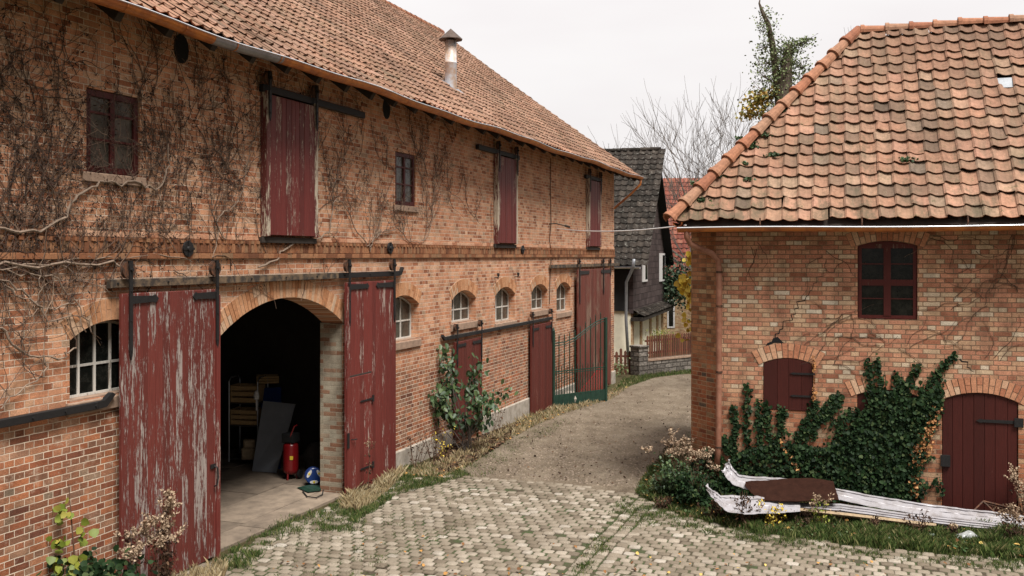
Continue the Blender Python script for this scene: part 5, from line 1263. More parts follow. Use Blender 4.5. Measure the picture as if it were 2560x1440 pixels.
V, Q = leafmesh(np.array(LF), rng.normal(size=(len(LF), 3))*.6+[0, -1, .3], rng.uniform(.08, .14, len(LF)), aspect=1.0); npmesh('crown', V, Q, M['leaf_yellow'], yt); mb.build('trunk', M['bark'], yt)
# hedge and garden plants
c = P(1682, 712, 50); P3 = rng.normal(size=(3500, 3))*[1.3, .5, .55] + np.array(c); V, Q = leafmesh(P3, rng.normal(size=(3500, 3)), .16, aspect=.7)
mb_ = npmesh('hedge', V, Q, M['hedge']); tag(mb_, 'dark hedge below the eave of the red roofed house', 'hedge')
c = P(1650, 842, 42.5); P3 = rng.normal(size=(420, 3))*[.35, .25, .2] + np.array(c); V, Q = leafmesh(P3, rng.normal(size=(420, 3)), .08, aspect=.5); tag(npmesh('garden_shrub', V, Q, M['leaf_lime']), 'yellow green shrub showing over the picket fence', 'shrub')
c = P(1549, 925, 36.5); P3 = rng.normal(size=(160, 3))*[.16, .2, .2] + np.array(c); V, Q = leafmesh(P3, rng.normal(size=(160, 3)), .08, aspect=.6); tag(npmesh('garden_bush', V, Q, M['leaf_tree']), 'pale leafed plant beside the short dark pickets', 'plant')
# ---- grass
def grass(name, poly, n, h, wd, mat, label, kind='stuff', zoff=0.0, clump=0, cat='grass', px=True, lean=.6):
    pts = scatter(poly, n if not clump else clump); out_ = []
    if clump:
        for q in pts: out_ += [(q[0]+random.gauss(0, 9), q[1]+random.gauss(0, 3.2)) for _ in range(n//clump)]
        pts = out_
    C = np.array([G(*p) for p in pts]) + [0, 0, zoff]
    cl = .5 + .5*np.sin(C[:,0]*7+2*np.sin(C[:,1]*5))*np.sin(C[:,1]*8+1.5*np.sin(C[:,0]*4)); cl = .45 + .9*cl
    V, Q = blades(C, h*cl*rng.uniform(.5, 1.3, len(C)), wd, lean)
    return tag(npmesh(name, V, Q, mat), label, cat, None, kind)
PA = [(868,1243),(990,1178),(1010,1165),(1120,1170),(1180,1190),(1090,1215),(990,1240),(950,1275),(880,1310),(850,1300),(820,1270)]
grass('grass', PA, 15000, .085, .006, M['grass'], 'green grass along the foot of the wicket door')
grass('dry_grass', [(868,1248),(880,1232),(960,1200),(1000,1176),(1010,1190),(960,1240),(900,1285),(850,1275)], 2600, .16, .005, M['grass_dry'], 'tall bleached grass in front of the wicket door', lean=.8)
grass('grass', [(560,1390),(640,1345),(720,1300),(790,1285),(860,1285),(920,1310),(900,1340),(800,1330),(700,1350),(640,1400),(600,1430),(540,1430)], 5000, .085, .006, M['grass'], 'grass tufts between doorway slabs and cobbles', clump=130)
grass('dry_grass', [(300,1500),(560,1410),(560,1450),(420,1540),(300,1560)], 2500, .16, .006, M['grass_dry'], 'dry grass below the flaking door')
grass('grass', [(560,1440),(700,1330),(900,1330),(1000,1260),(1100,1220),(1240,1230),(1200,1300),(1000,1400),(900,1460),(560,1500)], 5600, .045, .005, M['grass'], 'small grass tufts sprouting between the cobbles', clump=330)
RB = [(1590,1236),(1620,1180),(1660,1150),(1760,1190),(1900,1262),(2100,1275),(2330,1290),(2620,1310),(2700,1420),(2560,1405),(2380,1385),(2200,1372),(2050,1352),(1900,1335),(1800,1315),(1700,1290),(1640,1262)]
grass('grass', RB, 90000, .115, .009, M['grass'], 'green grass bank at the foot of the outbuilding')
grass('dry_grass', RB, 5000, .12, .005, M['grass_dry'], 'dry blades among the grass bank')
grass('grass', [(1590,1236),(1700,1290),(1900,1332),(2200,1370),(2560,1402),(2560,1432),(2200,1400),(1900,1362),(1690,1320),(1560,1300),(1600,1240),(1500,1400),(1480,1400),(1560,1280)], 16000, .055, .006, M['grass'], 'moss and grass creeping over the edge of the cobbles', clump=900)
grass('grass', [(1560,1236),(1680,1290),(1620,1320),(1540,1330),(1470,1440),(1430,1440),(1500,1330)], 6000, .05, .006, M['grass'], 'moss and grass in the gutter rows of the cobbles', clump=420)
grass('grass', [(1760,1300),(2000,1330),(2560,1350),(2560,1400),(2200,1372),(1900,1335)], 26000, .14, .009, M['grass'], 'lush green grass in front of the metal sheets', clump=420)
for q_ in range(1):
    C = np.array([G(*p) for p in scatter(RB, 2200)]); C[:, 2] += rng.uniform(.02, .10, len(C)); V, Q = leafmesh(C, rng.normal(size=(len(C), 3))*.6+[0, -.2, 1], rng.uniform(.03, .07, len(C)), aspect=.8); tag(npmesh('ground_cover', V, Q, M['leaf_green']), 'small leafy weeds mixed into the grass bank', 'ground cover', None, 'stuff')
LB = [(1000,1190),(1120,1150),(1240,1085),(1330,1035),(1390,1018),(1520,985),(1545,962),(1600,945),(1600,950),(1530,1000),(1430,1030),(1340,1065),(1240,1120),(1180,1165),(1100,1200)]
grass('dry_grass', LB, 6500, .13, .007, M['grass_dry'], 'dry grass verge along the barn plinth')
grass('grass', LB, 5000, .08, .007, M['grass'], 'thin green grass along the barn plinth')
grass('grass', [(1560,950),(1620,940),(1730,928),(1730,934),(1640,945),(1580,965),(1530,985)], 4000, .12, .012, M['grass'], 'grass along the foot of the stone wall')
def pebbles(poly, n, s0, s1, mat, label):
    C = np.array([G(*p) for p in scatter(poly, n)]); S = rng.uniform(s0, s1, (n, 1)); V = []
    for (x, y, z) in ((-.5,-.4,0),(.5,-.45,0),(.45,.5,0),(-.45,.4,0),(-.2,-.2,.5),(.25,-.2,.45),(.2,.25,.5),(-.2,.2,.45)): V.append(C + np.concatenate([S*x*rng.uniform(.7,1.2,(n,1)), S*y*rng.uniform(.7,1.2,(n,1)), S*z*.7+.01], 1))
    V = np.stack(V, 1).reshape(-1, 3); b_ = (np.arange(n)*8)[:, None]; Q = np.concatenate([b_+np.array(f) for f in ((0,1,5,4),(1,2,6,5),(2,3,7,6),(3,0,4,7),(4,5,6,7))]); return tag(npmesh('pebbles', V, Q, mat), label, 'pebbles', None, 'stuff')
LANE = [(1170,1190),(1260,1120),(1350,1066),(1430,1030),(1520,1000),(1600,960),(1725,940),(1725,1080),(1660,1130),(1600,1225),(1400,1205)]
pebbles(LANE, 6500, .010, .05, M['slab'], 'small stones pressed into the surface of the dirt lane')
grass('grass', [(1600,1235),(1640,1160),(1700,1100),(1728,1080),(1728,1150),(1680,1200)], 2600, .07, .007, M['grass'], 'thin grass creeping over the right edge of the lane', clump=200)
grass('grass', [(1120,1200),(1250,1110),(1420,1040),(1420,1060),(1280,1150),(1200,1200)], 3000, .05, .006, M['grass'], 'thin grass creeping over the left edge of the lane', clump=260)
def litter(name, poly, n, size, mat, label, up=.015, cat='leaves'):
    C = np.array([G(*p) for p in scatter(poly, n)]) + [0, 0, up]; C[:, 2] += rng.uniform(0, .04, len(C))
    V, Q = leafmesh(C, rng.normal(size=(len(C), 3))*.35+[0, 0, 1], rng.uniform(.5, 1.2, len(C))*size, aspect=.8, fold=.4); return tag(npmesh(name, V, Q, mat), label, cat, None, 'stuff')
litter('fallen_leaves', RB, 650, .075, M['leaf_brown'], 'orange and yellow fallen leaves on the grass bank', .05)
litter('leaf_litter', RB, 2500, .06, M['litter_dark'], 'dark leaf litter under the grass bank')
litter('leaf_litter', [(1080,1180),(1100,1130),(1240,1080),(1300,1060),(1260,1110),(1180,1160),(1100,1190)], 3500, .09, M['litter_dark'], 'dark leaf litter heaped around the green bush', .02)
litter('fallen_leaves', LB, 500, .07, M['leaf_brown'], 'brown leaves along the barn plinth')
litter('fallen_leaves', LANE, 420, .05, M['litter_dark'], 'scattered bits of leaf on the dirt lane', .018)
litter('fallen_leaves', [(600,1440),(900,1330),(1500,1380),(2560,1420),(2560,1460),(600,1460)], 110, .055, M['leaf_brown'], 'a few fallen leaves on the cobbles', .035)
# loose ground ivy around the metal sheets
for poly, n, lab in (([(1700,1230),(1800,1285),(1850,1295),(1870,1310),(1850,1312),(1740,1280)], 600, 'ground ivy in front of the pale metal sheets'), ([(1800,1175),(1960,1205),(2300,1265),(2280,1275),(2000,1240),(1830,1215)], 1500, 'ground ivy behind the pale metal sheets')):
    C = np.array([G(*p) for p in scatter(poly, n)]) + [0, 0, .05]; C[:, 2] += rng.uniform(0, .16, len(C)); V, Q = leafmesh(C, rng.normal(size=(len(C), 3))*.5+[0, -.4, .8], rng.uniform(.04, .08, len(C)), aspect=.85); tag(npmesh('ground_ivy', V, Q, M['ivy']), lab, 'ivy', None, 'stuff')
# ================================================================ pile of sheet metal
def prof_sheet(name, line, prof, mat, label, cat, group=None, n=24):
    """line: list of (centre, across-vector, up-vector); prof: (a, h)"""
    mb = MB(); m = len(prof); vs = []; fs = []
    for (c_, a_, u_) in line:
        for (a, h) in prof: vs.append(c_ + a_*a + u_*h)
    for i in range(len(line)-1):
        for j in range(m-1): fs.append((i*m+j, i*m+j+1, (i+1)*m+j+1, (i+1)*m+j))
    mb.add(vs, fs); o = mb.build(name, mat); md = o.modifiers.new('thickness', 'SOLIDIFY'); md.thickness = .006
    return tag(o, label, cat, group)
def pg_(px, py, z):                 # point at height z above the yard
    Y = (CAMZ-z)*F/(py-CY); return Vector(((px-CX)/F*Y, Y, z))
along = (pg_(2560, 1310, .15) - pg_(1900, 1225, .15)).normalized(); acr = Vector((-along.y, along.x, 0)); 
def mkline(px0, py0, px1, py1, z0, z1, n=16, tilt=0.0, twist=0.0, wave=.008):
    a = pg_(px0, py0, z0); b = pg_(px1, py1, z1); L_ = []
    for i in range(n+1):
        t = i/n; c_ = a.lerp(b, t) + Vector((0, 0, wave*math.sin(t*9))); an = tilt + twist*t; L_.append((c_, acr*math.cos(an)+Vector((0, 0, math.sin(an))), Vector((0, 0, math.cos(an)))-acr*math.sin(an)))
    return L_
e0 = pg_(1905, 1250, .14)
# bent ends
mb = MB(); q = [pg_(1812, 1196, .42), pg_(1824, 1222, .30), pg_(1852, 1240, .22), pg_(1830, 1170, .30) , pg_(1815, 1160, .52)]
def quadsheet(P4, nu, nv, label, name='metal_sheet', mat=None, bend=None, cat='sheet metal', th=.006, group=None):
    A_, B_, C_, D_ = [Vector(p) for p in P4]; vs = []; fs = []
    for i in range(nu+1):
        for j in range(nv+1):
            u = i/nu; v = j/nv; p = A_.lerp(B_, u).lerp(D_.lerp(C_, u), v)
            if bend: p = p + Vector((0, 0, bend(u, v)))
            vs.append(p)
    for i in range(nu):
        for j in range(nv): q_ = i*(nv+1)+j; fs.append((q_, q_+nv+1, q_+nv+2, q_+1))
    mb = MB(); mb.add(vs, fs); o = mb.build(name, mat or M['sheet']); md = o.modifiers.new('thickness', 'SOLIDIFY'); md.thickness = th; return tag(o, label, cat, group)
def PP(px, py, Y): return P(px, py, Y)
wav = lambda u, v: .012*math.sin(v*22)+.03*max(0, .3-u)
mb = MB()
def fold(cols, label, prof, name='metal_sheet', mat=None, th=.005, nu=7, rough=.006, cat='sheet metal', torn=0.0):
    """cols: (top pixel, its distance, bottom pixel, its distance); prof: (fraction down, jog outwards)"""
    C_ = [(PP(*t), PP(*b_)) for t, b_ in cols]; vs = []; fs = []; m = len(prof); rows = []
    for k in range(len(C_)-1):
        for i in range(nu): u = i/nu; rows.append((C_[k][0].lerp(C_[k+1][0], u), C_[k][1].lerp(C_[k+1][1], u)))
    rows.append(C_[-1])
    for ri, (t, b_) in enumerate(rows):
        ev = (math.sin(ri*1.9)+math.sin(ri*.77+1))*.5
        for (f, jg) in prof:
            p = t.lerp(b_, f) + Vector((0, -jg, jg*.5)); k = rough*(1+2.5*torn*max(0, 1-ri/(nu*2)))
            p += Vector((random.gauss(0, k*.5), random.gauss(0, k), k*ev + random.gauss(0, k*.6)))
            if torn and ri < 2: p.x += random.uniform(-.03, .03)
            vs.append(p)
    for i in range(len(rows)-1):
        for j in range(m-1): fs.append((i*m+j, i*m+j+1, (i+1)*m+j+1, (i+1)*m+j))
    mb = MB(); mb.add(vs, fs); o = mb.build(name, mat or M['sheet']); md = o.modifiers.new('thickness', 'SOLIDIFY'); md.thickness = th; return tag(o, label, cat)
lip = [(0, .0), (.06, .025), (.16, .025), (.20, .0), (.45, 0), (.48, .006), (.52, .006), (.55, 0), (.86, .0), (.92, .02), (1, .03)]
ribs = [(0, .0), (.12, .0), (.16, .022), (.28, .022), (.32, 0), (.42, 0), (.46, .022), (.58, .022), (.62, 0), (.72, 0), (.76, .022), (.9, .022), (.94, -.01), (1, -.02)]
flat_ = [(i/8, .004*math.sin(i*2.1)) for i in range(9)]
fold([((2060,1216,15.60),(2075,1247,15.30)), ((2092,1221,15.55),(2100,1251,15.25)), ((2187,1239,15.4),(2187,1270,15.1)), ((2317,1260,15.15),(2317,1290,14.9)), ((2400,1270,15.05),(2404,1299,14.8)), ((2491,1280,14.95),(2491,1309,14.75)), ((2560,1290,14.9),(2560,1317,14.7)), ((2720,1312,14.7),(2720,1340,14.5))],
     'long white metal sheet tilted up behind the front one', lip, rough=.004)
fold([((1925,1256,15.2),(1925,1264,15.08)), ((1990,1257,15.2),(1990,1270,15.0)), ((2100,1259,15.15),(2100,1279,14.9)), ((2274,1284,14.85),(2274,1303,14.65)), ((2404,1299,14.7),(2404,1317,14.52)), ((2560,1317,14.6),(2560,1333,14.45)), ((2720,1340,14.4),(2720,1356,14.25))],
     'long ribbed white metal sheet lying in front with its edge on the batten', ribs, rough=.002)
fold([((1822,1150,16.0),(1807,1181,15.85)), ((1832,1170,15.95),(1815,1196,15.75)), ((1848,1187,15.9),(1834,1214,15.6)), ((1872,1190,15.9),(1866,1225,15.5)), ((1962,1195,15.8),(1960,1234,15.4)), ((2050,1205,15.7),(2040,1242,15.4))],
     'torn white sheet end bent upwards behind the brown plate', lip, torn=.7, rough=.004)
fold([((1764,1212,15.3),(1773,1236,15.15)), ((1784,1227,15.2),(1792,1258,14.9)), ((1801,1238,15.15),(1818,1281,14.7)), ((1865,1239,15.1),(1860,1286,14.65)), ((1930,1243,15.1),(1940,1284,14.7)), ((2000,1249,15.1),(2000,1280,14.8))],
     'crumpled white sheet end curling up at the left of the pile', lip, torn=.8, rough=.005)
fold([((1864,1204,15.62),(1862,1213,15.45)), ((1870,1203,15.6),(1884,1238,15.15)), ((1925,1200,15.6),(1912,1251,14.95)), ((1990,1195,15.62),(1985,1253,14.9)), ((2035,1195,15.62),(2040,1251,14.95)), ((2083,1203,15.5),(2098,1249,14.95))],
     'dark brown rusty metal plate lying across the white sheets', flat_, 'rusty_plate', M['brown_sheet'], .012, rough=.004)
mb = MB(); a = P(1905, 1265, 15.0); b = P(2340, 1314, 14.55); d = (b-a); ang = math.atan2(d.y, d.x); Mb = Matrix.Translation(a) @ Matrix.Rotation(ang, 4, 'Z'); mb.tube([a, a.lerp(b, .5)+Vector((0, 0, .01)), b], .032, 4); lonely('wooden_batten', mb, M['wood'], 'long thin pale wooden batten under the front sheet edge', 'batten')
mb = MB(); c = P(2382, 1322, 14.55); c.z = .065; mb.bbox(-.06, .06, -.05, .12, -.07, .07, .008, M=Matrix.Translation(c) @ Matrix.Rotation(.1, 4, 'Z')); lonely('wooden_block', mb, M['wood'], 'short wooden block supporting the sheet near the plastic bag', 'block')
# plastic bag
c = pg_(2410, 1345, .06); mb = MB(); nu, nv = 22, 16; vs = []; fs = []
for i in range(nv+1):
    th = math.pi*i/nv
    for k in range(nu):
        ph = 2*math.pi*k/nu; rr = 1 + .16*math.sin(3*ph+2*th) + .10*math.sin(7*ph-3*th) + .05*math.sin(11*ph+5*th)
        vs.append(c + Vector((.17*rr*math.sin(th)*math.cos(ph) + .05*math.cos(th), .12*rr*math.sin(th)*math.sin(ph), .085*math.cos(th)*(1+.3*math.sin(2*ph)))))
for i in range(nv):
    for k in range(nu): fs.append((i*nu+k, i*nu+(k+1)%nu, (i+1)*nu+(k+1)%nu, (i+1)*nu+k))
mb.add(vs, fs)
lonely('plastic_bag', mb, M['plastic'], 'crumpled translucent plastic bag caught under the sheet edge', 'bag', smooth=True)
# rusty bracket
mb = MB(); ap = P(2458, 1253, 15.1); 
for e in ((2412, 1298, 14.9), (2520, 1312, 14.8)): mb.tube([ap, P(*e)], .014, 4)
mb.tube([ap, P(2600, 1288, 15.2)], .018, 4); mb.tube([ap+Vector((0, 0, -.03)), P(2600, 1296, 15.2)], .010, 4); lonely('rusty_bracket', mb, M['iron_rust'], 'rusty angle iron bracket standing on the sheets at the right edge', 'bracket')
for px, py, h, n, lab in ((1868, 1322, .55, 14, 'brown withered weed before the rusty plate'), (1925, 1322, .50, 10, 'small yellow leaved weed beside the rusty plate'), (2058, 1322, .55, 4, 'single fern like weed in front of the rusty plate'), (2010, 1318, .35, 8, 'low brown tangle under the middle of the ribbed sheet'), (2300, 1345, .5, 6, 'thin dark weeds sticking up before the ribbed sheet'), (2380, 1350, .3, 6, 'short dark sprig beside the wooden block'), (2540, 1362, .6, 9, 'dry twiggy weed near the right end of the pile'), (2190, 1335, .3, 5, 'tiny dark sprigs halfway along the ribbed sheet'), (1790, 1300, .35, 10, 'dry tangle before the curled sheet end'), (1660, 1275, .25, 9, 'low dry stalks at the corner of the cobbles')):
    weed('small_weed', G(px, py), h, n, lab, leafm=M['leaf_yellow'] if 'yellow' in lab else (M['leaf_lime'] if 'fern' in lab else M['litter_dark']), fluff='single' in lab or 'twiggy' in lab, nl=24, lsize=.05, spread=.6, fl_n=40)
x_, z_ = rh(2552, 1300); q_ = RF.wld((x_, -.25, 0)); weed('small_weed', (q_.x, q_.y, 0), .85, 9, 'pale fluffy weed beside the plank door', leafm=M['litter_dark'], fluff=True, nl=20, lsize=.045, spread=.5, fl_n=60)
# ================================================================ things inside the barn door
def BW(px, py, Y): return P(px, py, Y)
def thing(name, loc, rz, label, cat, group=None):
    o = bpy.data.objects.new(name, None); scene.collection.objects.link(o); o.location = loc; o.rotation_euler = (0, 0, rz); return tag(o, label, cat, group)
FZ = .055
def FL_(px, py):
    Y = (CAMZ-FZ)*F/(py-CY); return ((px-CX)/F*Y, Y, FZ)
c = FL_(727, 1197); t = thing('air_compressor', c, -.3, 'red upright compressor tank with handle just inside the barn doorway', 'compressor')
s_ = c[1]/F; rr = 19*s_; hh = 78*s_
mb = MB(); mb.lathe([(0, .10), (rr*.7, .10), (rr*.96, .15), (rr, .19), (rr, .10+hh-.08), (rr*.94, .10+hh-.03), (rr*.6, .10+hh), (0, .10+hh)], 24); mb.build('tank', M['red_enamel'], t, smooth=True)
for a in (.6, 2.6, 4.7): mb = MB(); mb.tube([(rr*.7*math.cos(a), rr*.7*math.sin(a), .16), (rr*.8*math.cos(a), rr*.8*math.sin(a), 0)], .018, 6); mb.build('leg', M['red_enamel'], t)
for sx_ in (-1, 1): mb = MB(); mb.lathe([(0, -.025), (.075, -.025), (.08, 0), (.075, .025), (0, .025)], 16, Matrix.Translation((sx_*rr*1.0, .08, .08)) @ Matrix.Rotation(R(90), 4, 'Y')); mb.build('wheel', M['black'], t)
mb = MB(); mb.bbox(-rr*.9, rr*.8, -.13, .13, .10+hh+.005, .10+hh+.17, .02); mb.tube([(-rr*1.15, 0, .2+hh), (-rr*.9, 0, .2+hh)], .05, 8); mb.build('pump_head', M['black'], t)
mb = MB(); mb.tube([(rr*.4, -.1, .10+hh-.02), (rr*.45, -.12, .10+hh+.14), (rr*1.0, -.12, .10+hh+.32), (rr*1.15, -.05, .10+hh+.34)], .013, 6); mb.build('handle', M['red_enamel'], t)
mb = MB(); mb.bbox(-.03, .03, -rr-.012, -rr+.03, .10+hh*.48, .10+hh*.60, .003, M=Matrix.Rotation(.6, 4, 'Z')); mb.build('warning_label', M['yellow_paint'], t)
c = FL_(784, 1213); t = thing('cable_reel', c, R(20), 'blue and white cable reel standing by the brick jamb', 'cable reel')
s_ = c[1]/F; rr = 21*s_; Mr = Matrix.Translation((0, 0, rr+.02)) @ Matrix.Rotation(R(90), 4, 'X'); mb = MB(); mb.lathe([(0, .06), (rr*.3, .06), (rr*.9, .055), (rr, .045), (rr, .03), (rr*.7, .02), (rr*.7, -.05), (rr, -.06), (rr, -.08), (0, -.08)], 24, Mr); mb.build('drum', M['blue_plastic'], t, smooth=False)
for a in (.5, 2.6, 4.7):
    mb = MB(); pl_ = [(rr*.62*math.cos(a)+.085*math.cos(q)*math.cos(a)-.045*math.sin(q)*math.sin(a)*1.6, rr+.02+rr*.62*math.sin(a)+.085*math.cos(q)*math.sin(a)+.045*math.sin(q)*math.cos(a)*1.6) for q in np.linspace(0, 2*math.pi, 12, endpoint=False)]
    pl_ = [(rr*.66*math.cos(a) + .03*math.cos(q)*math.cos(a) - .075*math.sin(q)*math.sin(a), rr+.02 + rr*.66*math.sin(a) + .03*math.cos(q)*math.sin(a) + .075*math.sin(q)*math.cos(a)) for q in np.linspace(0, 2*math.pi, 12, endpoint=False)]
    mb.prism(pl_, -.066, -.05); mb.build('socket_plate', M['white_paint'], t)
    mb = MB(); mb.prism([(rr*.66*math.cos(a)+.02*math.cos(q), rr+.02+rr*.66*math.sin(a)+.02*math.sin(q)) for q in np.linspace(0, 2*math.pi, 8, endpoint=False)], -.072, -.06); mb.build('socket', M['yellow_paint'], t)
mb = MB(); mb.tube([(-.14, -.1, .01), (.12, -.1, .01), (.14, .02, rr*1.2), (.12, .12, .01), (-.14, .12, .01)], .012, 6); mb.build('stand', M['iron'], t)
mb = MB(); pts = [FL_(*p) for p in ((808, 1180), (812, 1205), (806, 1238), (790, 1246), (768, 1243), (757, 1230), (762, 1222))]; pts = [(p[0], p[1], p[2]+.012) for p in pts]; pts[0] = (pts[1][0], pts[1][1]+.1, .3)
mb.tube(pts, .010, 6); lonely('power_cord', mb, M['black'], 'black power cord looped on the slabs below the cable reel', 'cord')
mb = MB(); q4 = [FL_(*p) for p in ((742, 1220), (770, 1232), (802, 1228), (804, 1216), (770, 1214))]; vs_ = [(p[0], p[1], p[2]+.012) for p in q4]; mb.add(vs_ + [(p[0], p[1], p[2]+.10) for p in vs_], [(0, 1, 2, 3, 4), (9, 8, 7, 6, 5)] + [(i, (i+1)%5, (i+1)%5+5, i+5) for i in range(5)])
for i in range(5, 10): mb.v[i] = (mb.v[i][0]*.7+mb.v[7][0]*.3, mb.v[i][1]*.7+mb.v[7][1]*.3, FZ+.045)
lonely('green_dustpan', mb, M['green_paint'], 'flat green plastic pan on the slabs under the cable reel', 'dustpan')
def leanboard(b0, b1, toppx0, toppx1, toppy0, toppy1, dY, mat, label, cat='board', th=.025):
    A_, B_ = Vector(FL_(*b0)), Vector(FL_(*b1)); C_ = P(toppx1, toppy1, B_.y+dY); D_ = P(toppx0, toppy0, A_.y+dY); n_ = (B_-A_).cross(D_-A_).normalized()*th
    mb = MB(); mb.add([A_, B_, C_, D_, A_-n_, B_-n_, C_-n_, D_-n_], [(0, 1, 2, 3), (7, 6, 5, 4), (1, 0, 4, 5), (2, 1, 5, 6), (3, 2, 6, 7), (0, 3, 7, 4)]); return lonely('leaning_board', mb, mat, label, cat)
leanboard((630, 1178), (690, 1182), 658, 738, 1002, 1010, .35, M['grey_board'], 'large pale grey board leaning against the crate rack')
leanboard((655, 1168), (700, 1172), 650, 702, 970, 968, .6, M['blue_plastic'], 'dark bluish board standing behind the grey board')
c = FL_(603, 1166); t = thing('crate_rack', (c[0], c[1]+.15, FZ), -.15, 'metal trolley rack holding wooden crates in the dark barn', 'rack')
s_ = c[1]/F; hw = 38*s_
for sx_ in (-1, 1):
    for sy_ in (0, .5): mb = MB(); mb.tube([(sx_*hw, sy_, .05), (sx_*hw, sy_, 1.65)], .014, 6); mb.build('upright', M['zinc'], t)
    mb = MB(); mb.tube([(sx_*hw, 0, 1.65), (sx_*hw, .1, 1.72), (sx_*hw, .4, 1.72), (sx_*hw, .5, 1.65)], .014, 6); mb.build('hoop', M['zinc'], t)
for z in (.12, .78, 1.22): mb = MB(); mb.box(-hw, hw, 0, .5, z-.02, z); mb.build('shelf', M['wood_dk'], t)
def crate(loc, rz, w_, d_, h_, label):
    t = thing('wooden_crate', loc, rz, label, 'crate', 'wooden crates on the rack')
    for yy in (0, d_): 
        for k in range(3): mb = MB(); z = h_*(.04+.34*k); mb.box(-w_/2, w_/2, yy-.006, yy+.006, z, z+h_*.24); mb.build('side_slat', M['crate_wood'], t)
    for sx_ in (-1, 1): mb = MB(); mb.box(sx_*w_/2-.01, sx_*w_/2+.01, .008, d_-.008, 0, h_); mb.build('end_board', M['crate_wood'], t)
    mb = MB(); mb.box(-w_/2+.012, w_/2-.012, .008, d_-.008, 0, .012); mb.build('bottom', M['crate_wood'], t)
base = Vector((c[0], c[1]+.15, FZ))
crate(base+Vector((.0, .02, .79)), -.15, hw*1.8, .42, .30, 'slatted wooden crate on the middle shelf of the rack')
crate(base+Vector((.0, .02, 1.23)), -.15, hw*1.8, .42, .34, 'slatted wooden crate on the upper shelf of the rack')
crate(base+Vector((.42, .25, 1.58)), .25, .42, .34, .15, 'small slatted crate on top of the rack')
mb = MB(); q = Vector(FL_(622, 1163)); mb.bbox(-.13, .13, -.1, .12, .12, .34, .03, M=Matrix.Translation(q)); mb.bbox(-.10, .12, -.08, .12, .345, .50, .03, M=Matrix.Translation(q)@Matrix.Rotation(.2, 4, 'Z')); lonely('paper_sacks', mb, M['wood'], 'two small buff paper sacks on the bottom of the rack', 'sacks')
mb = MB(); q = P(641, 988, 18.7); mb.lathe([(0, -.09), (.05, -.08), (.055, .0), (.04, .06), (.02, .09), (0, .09)], 10, Matrix.Translation(q)); mb.tube([q+Vector((0, 0, -.09)), q+Vector((0, 0, -.30))], .012, 6); lonely('hanging_bottle', mb, M['white_paint'], 'small pale bottle hanging at the corner of the rack', 'bottle')
mb = MB(); q = Vector(FL_(772, 1180)); mb.lathe([(0, 0), (.18, .02), (.2, .25), (.14, .42), (.05, .5), (0, .5)], 9, Matrix.Translation(q+Vector((.03, .35, 0))))
for i, v in enumerate(mb.v): mb.v[i] = (v[0]+random.gauss(0, .012), v[1]+random.gauss(0, .012), v[2])
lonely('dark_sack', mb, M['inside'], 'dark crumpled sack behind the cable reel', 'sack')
# ================================================================ trees
def branch(mb, p, v, r, L, depth, up=.06, spread=.55, minr=.008, tips=None, seg=5, dens=3):
    pts = [p.copy()]; rs = [r]
    for i in range(seg):
        v = (v + Vector((random.gauss(0, .10), random.gauss(0, .10), random.gauss(0, .06)+up))).normalized(); p = p + v*L/seg; pts.append(p.copy()); rs.append(r*(1-.45*(i+1)/seg))
    mb.tube(pts, rs, 5 if r > .03 else 3, cap=False)
    if depth == 0:
        if tips is not None: tips.append(p)
        return
    for k in range(dens):
        i = random.randint(2, seg); a = Vector((random.gauss(0, 1), random.gauss(0, 1), random.gauss(0, .5)+.2)).normalized(); branch(mb, pts[i], (v*(1-spread*.5)+a*spread).normalized(), max(minr, rs[i]*.62), L*random.uniform(.6, .82), depth-1, up, spread, minr, tips, seg, dens)
    branch(mb, p, v, max(minr, rs[-1]), L*.8, depth-1, up, spread, minr, tips, seg, dens)
random.seed(21)
c = P(1800, 700, 52); bt = thing('bare_tree', (c.x, c.y, -.7), 0, 'leafless tree with fine spreading branches behind the red roof', 'tree')
mb = MB(); mb.tube([(0, 0, 0), (.1, 0, 1.8), (0, 0, 3.6)], [.24, .2, .17], 8); mb.build('trunk', M['bark_lt'], bt)
mb = MB(); 
for (vx, vy, vz, L_) in ((-1.2, 0, .95, 3.6), (-.6, .3, 1.2, 3.7), (-.15, -.2, 1.3, 3.6), (.25, .2, 1.3, 3.6), (.7, 0, 1.1, 3.4), (-1.4, .3, .55, 3.2), (.0, .5, 1, 3.4)):
    branch(mb, Vector((0, 0, 3.4+random.uniform(-.6, .2))), Vector((vx, vy, vz)).normalized(), .09, L_, 4, .05, .5, .011, None, 4, 3)
mb.build('branches', M['bark_lt'], bt)
# ivy clad dead trunk
c = P(1950, 500, 30); iv = thing('ivy_clad_tree', (c.x, c.y, gz(c.x, c.y)), 0, 'dead forked tree trunk wrapped in ivy behind the outbuilding roof', 'tree')
def ir(px, py, dy=0): q = P(px, py, 30); return Vector((q.x-c.x, dy, q.z-gz(c.x, c.y)))
mb = MB()
T1 = [Vector((0.1, 0, 0)), ir(1962, 420), ir(1955, 320), ir(1960, 240), ir(1966, 170), ir(1972, 112)]; mb.tube(T1, [.42, .33, .30, .25, .19, .10], 9)
T2 = [ir(1957, 330, .1), ir(1950, 240, .1), ir(1940, 170, .1), ir(1932, 110, .05), ir(1920, 60), ir(1905, 28), ir(1898, 8), ir(1901, -8)]; mb.tube(T2, [.2, .15, .12, .10, .08, .06, .03, .01], 7)
mb.build('trunk', M['bark'], iv)
LF = []; tw = MB()
def cloud(px, py, sx_, sz_, n, mat=None): return [tuple(ir(px, py)+Vector((random.gauss(0, sx_), random.gauss(0, sx_*.8), random.gauss(0, sz_)))) for _ in range(n)]
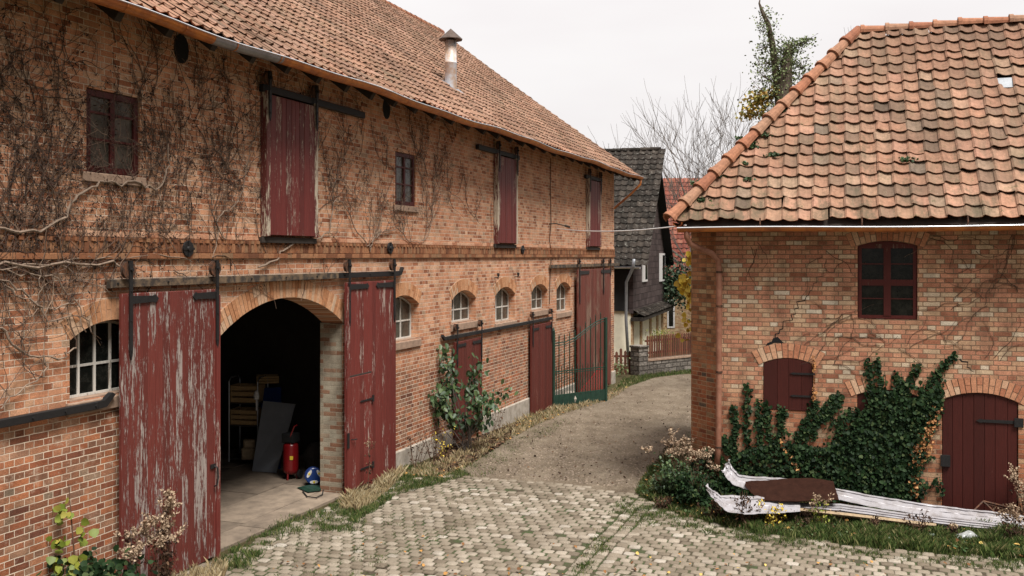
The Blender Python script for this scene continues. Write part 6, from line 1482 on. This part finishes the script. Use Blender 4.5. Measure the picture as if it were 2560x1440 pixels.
for px, py, sx_, sz_, n in ((1905, 70, .12, .18, 60), (1912, 110, .18, .2, 120), (1920, 150, .25, .22, 170), (1925, 190, .30, .25, 240), (1925, 235, .32, .28, 280), (1955, 150, .22, .2, 150), (1975, 120, .28, .12, 200), (2000, 105, .25, .08, 170), (2015, 100, .12, .05, 60), (2005, 160, .22, .2, 170), (2010, 190, .22, .2, 160), (1985, 230, .3, .2, 200), (1930, 280, .35, .2, 220), (2000, 215, .25, .15, 130), (1965, 180, .2, .3, 180), (1900, 150, .15, .2, 40), (1960, 270, .4, .2, 220)):
    n = int(n*1.0); cl = cloud(px, py, sx_, sz_, n); LF += cl
    for q in cl[::9]: tw.tube([ir(px+random.uniform(-6, 6), py+10), Vector(q)], [.012, .004], 3, cap=False)
for T_ in (T1[2:], T2[:6]):
    for _ in range(520):
        k_ = random.randrange(len(T_)-1); q = T_[k_].lerp(T_[k_+1], random.random()); LF.append(tuple(q + Vector((random.gauss(0, .17), random.gauss(-.1, .2), random.gauss(0, .12)))))
V, Q = leafmesh(np.array(LF), rng.normal(size=(len(LF), 3)), rng.uniform(.045, .085, len(LF)), aspect=.8); npmesh('crown', V, Q, M['leaf_tree'], iv)
tw.build('twigs', M['bark'], iv)
LF = []
for px, py, sx_, sz_, n in ((1895, 250, .22, .14, 190), (1885, 275, .2, .12, 150), (1930, 230, .12, .08, 40), (1905, 240, .2, .1, 100), (1870, 290, .15, .1, 60), (1945, 238, .1, .06, 25)): LF += cloud(px, py, sx_, sz_, n)
V, Q = leafmesh(np.array(LF), rng.normal(size=(len(LF), 3)), rng.uniform(.07, .13, len(LF)), aspect=.8); npmesh('yellowing_leaves', V, Q, M['leaf_olive'], iv)
LF = cloud(2150, 85, .22, .12, 60); mb = MB(); rt2 = thing('twig_tree', (P(2150, 300, 30).x, 30, gz(0, 30)), 0, 'reddish twigs of a small tree just above the hip of the roof', 'tree')
g0 = rt2.location
for q in LF: mb.tube([Vector((0, 0, 8.9)), Vector(q)+Vector((c.x, 0, gz(c.x, c.y)))-Vector((g0.x, 0, g0.z))], [.02, .004], 3, cap=False)
mb.tube([(0, 0, 0), (0, 0, 9)], [.1, .03], 6); mb.build('trunk', M['bark'], rt2)
